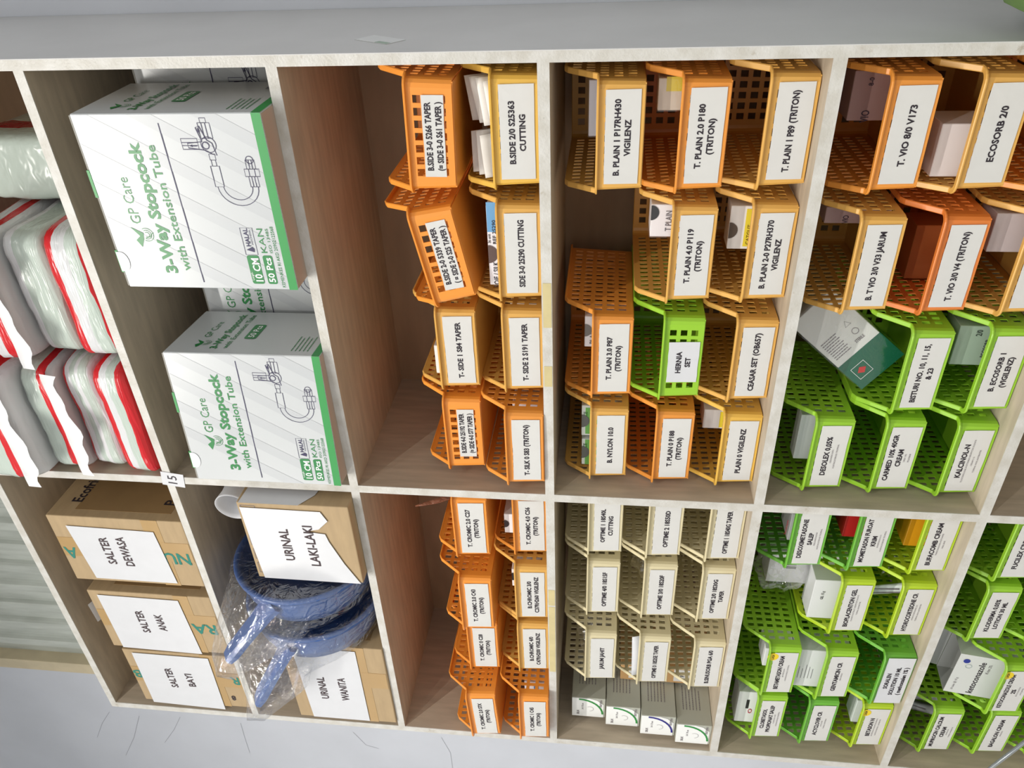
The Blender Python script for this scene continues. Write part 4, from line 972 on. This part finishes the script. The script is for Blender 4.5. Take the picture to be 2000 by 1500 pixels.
def bag(label, loc, dims, seed, rot=(0, 0, 0), m=None):
    bm = bmesh.new(); bmesh.ops.create_icosphere(bm, subdivisions=4, radius=1.0)
    for v in bm.verts:
        c = v.co.copy(); k = noise.noise(c*2.2+Vector((seed, 0, 0)))*0.35+noise.noise(c*6+Vector((0, seed, 0)))*0.14
        c *= 1+k; v.co = Vector((c.x*dims[0]/2, c.y*dims[1]/2, c.z*dims[2]/2+dims[2]/2*1.0))
    zmin = min(v.co.z for v in bm.verts)
    for v in bm.verts: v.co.z -= zmin
    o = link('plastic_bag', bm_mesh('bag', bm, True), None, m or FILM, loc, rot); tag(o, label, 'bag', 'crumpled clear bags'); return o
cx, Y, zb = BK[('5L', 1, 2)]
bag('crumpled clear bag spilling over cartons in the acid green basket', (cx+0.012, Y+0.090, zb+0.082), (0.125, 0.085, 0.10), 3.3)
cx, Y, zb = BK[('4L', 2, 3)]
bag('clear bag with red threads in the top beige basket, third from divider', (cx+0.005, Y+0.055, zb+0.004), (0.10, 0.07, 0.070), 1.2)
cx, Y, zb = BK[('4L', 1, 2)]
bag('clear bag in the middle beige basket, second from divider', (cx+0.03, Y+0.05, zb+0.004), (0.06, 0.06, 0.070), 5.2)
cx, Y, zb = BK[('5L', 0, 2)]
bag('clear bag round a tube in the bottom acid green basket, second from divider', (cx+0.028, Y+0.10, zb+0.004), (0.05, 0.05, 0.070), 7.7)
cx, Y, zb = BK[('4L', 1, 3)]
o = link('loose_paper', sheet('paper', [(cx-0.062, Y+0.03, zb+0.008), (cx+0.062, Y+0.03, zb+0.008), (cx+0.060, Y+0.012, zb+0.074), (cx-0.060, Y+0.012, zb+0.070)], 0.0004, 6, 0.004, 2.0), None, PAPERW)
tag(o, 'white paper sheet in the middle beige basket, third from the divider', 'paper')

# small suture cartons stacked at the end of the beige cell
S4 = T1[4]+0.0005
for i, (px, c, nm) in enumerate((((1347, 1390, 1428), (40, 140, 60), 'lowest'), ((1283, 1360, 1405), (36, 32, 130), 'second up'), ((1214, 1356, 1400), (40, 140, 60), 'third up'), ((1150, 1352, 1394), (40, 140, 60), 'topmost'))):
    w_, h_, d_ = 0.066, 0.0735, 0.13
    z = S4+i*(h_+0.0016)
    x = [-1.580, -1.574, -1.572, -1.570][i]; y = [0.012, 0.022, 0.036, 0.050][i]
    e = carton('suture_carton', '%s small white and grey carton in the stack beside the beige baskets' % nm, (x, y, z), (w_, d_, h_), (178, 180, 168), cat='carton', group='small cartons stacked beside the beige baskets', rough=0.3)
    P = Print(); P.poly([(-w_/2+0.0006, 0.004), (w_/2-0.020, 0.004), (w_/2-0.006, 0.018), (w_/2-0.0008, 0.034), (w_/2-0.0008, h_-0.0006), (-w_/2+0.0006, h_-0.0006)]); P.build('front_panel', mat('white gloss label', (240, 242, 240), 0.3), e, (0, -0.0006, 0))
    pts = []; inn = []
    for k in range(9):
        a = math.radians(-90+90*k/8); pts.append((-w_/2+0.012+0.052*math.cos(a), 0.058+0.054*math.sin(a))); inn.append((-w_/2+0.012+0.047*math.cos(a), 0.058+0.050*math.sin(a)))
    Print().poly(pts+inn[::-1]).build('curved_band', mat('curve %d' % i, c, 0.35), e, (0, -0.0010, 0))
    P = Print(); P.text('SILK', 0.005, -0.018, 0.060, width=0.016); P.text('3-0  75 cm', 0.004, 0.004, 0.050, bold=0.02, width=0.022); P.text('TRITON', 0.005, 0.016, 0.010, width=0.026); P.ring(-0.004, 0.034, 0.008, 0.0006, 16, math.radians(180), math.radians(400))
    P.build('lettering', INKG, e, (0, -0.0012, 0))
    P = Print()
    for k in range(6): P.bars(0.035, 0.095-0.006*(k % 3), 0.058-0.007*k, 0.0016)
    P.build('side_lettering', INKG, e, (w_/2+0.0005, 0, 0), (0, 0, math.pi/2))
for i, (z, nm, t) in enumerate(((S4, 'lower', 'P'), (S4+0.098, 'upper', 'ECOLENE 75'))):
    e = carton('cardboard_box', '%s small brown box with white sticker between beige baskets and carton stack' % nm, (-1.512, 0.105, z), (0.050, 0.14, 0.096), (190, 150, 100), cat='box', group='small brown boxes in the beige cell', rough=0.7)
    s_ = Print().rect(-0.018, 0.014, 0.022, 0.078).build('white_sticker', PAPER, e, (0, -0.0006, 0))
    Print().text(t, 0.008, 0.002, 0.060, width=0.030 if len(t) > 1 else 0.006).build('lettering', INK, s_, (0, -0.0005, 0))
# tinted strip of film hanging out of the upper basket by the divider
cx, Y, zb = BK[('3L', 1, 1)]
o = link('film_strip', sheet('strip', [(cx+0.03, Y+0.05, zb+0.06), (cx+0.045, Y+0.05, zb+0.06), (cx+0.034, Y+0.02, zb+0.132), (cx+0.030, Y+0.02, zb+0.132)], 0.0004, 6, 0.008, 4.0), None, plastic_film('amber film', 0.35, (0.42, 0.16, 0.09), 0.2, 0.2, True))
tag(o, 'thin amber strip sticking up from the upper basket next to the divider', 'strip')

# ------------------------------------------------------------------ green sack beside the side panel and a wire trolley
def sack():
    V = []; F = []; n = 28; m_ = 44
    top = -0.395
    Ht = top-FLOOR
    for j in range(m_+1):
        t = j/m_; z = Ht*t; r = 0.155*(1-0.05*abs(2*t-0.9)**3)*(1.0 if t < 0.93 else math.sqrt(max(0.05, 1-((t-0.93)/0.071)**2)))
        for k in range(n):
            a = 2*math.pi*k/n; rr = r*(1+0.05*noise.noise(Vector((math.cos(a)*2, math.sin(a)*2, z*7))))
            V.append((rr*math.cos(a), rr*1.05*math.sin(a), z))
    for j in range(m_):
        for k in range(n): F.append((j*n+k, j*n+(k+1) % n, (j+1)*n+(k+1) % n, (j+1)*n+k))
    F.append(tuple(range(n))[::-1]); F.append(tuple(m_*n+k for k in range(n)))
    o = link('green_sack', mesh_from('sack', V, F, True), None, mat('green woven sack', (98, 128, 66), 0.6, 0.15, 14), (-0.021, 0.0, FLOOR+0.0003))
    tag(o, 'green filled sack standing beside the grey side panel', 'sack'); return o
sack()
STEEL = mat('chrome wire', (170, 176, 178), 0.25, spec=0.8); STEEL.node_tree.nodes['Principled BSDF'].inputs['Metallic'].default_value = 0.9
ZT = -0.62
A = Vector(onZ(1935, 1500, ZT)); B_ = Vector(onZ(2000, 1450, ZT)); d = (B_-A).normalized()
side = Vector((-d.y, d.x, 0))
if side.y > 0: side = -side
e = empty('wire_trolley', (A.x, A.y, FLOOR), 'chrome wire trolley in front of the lowest cell', 'trolley')
org = Vector((A.x, A.y, FLOOR))
c0 = A-d*0.05; c1 = A+d*0.40; c2 = c1-Vector((0, 0, 0)); 
q = Vector((-0.25, -0.08, 0)); q = (q-d*q.dot(d)).normalized()*0.30
cs = [c0-org, c1-org, c1+q-org, c0+q-org]
link('top_rail', tube_mesh('rail', cs, 0.0035, 10, True), e, STEEL)
low = [Vector((p.x, p.y, 0.25)) for p in cs]; link('lower_rail', tube_mesh('rail', low, 0.0035, 10, True), e, STEEL)
for p in cs: link('leg', tube_mesh('leg', [(p.x, p.y, p.z), (p.x, p.y, 0.001)], 0.0045, 10), e, STEEL)
for k in range(1, 9):
    t = k/9; a = low[0].lerp(low[1], t); b = low[3].lerp(low[2], t); link('shelf_wire', tube_mesh('wire', [a, b], 0.0018, 6), e, STEEL)
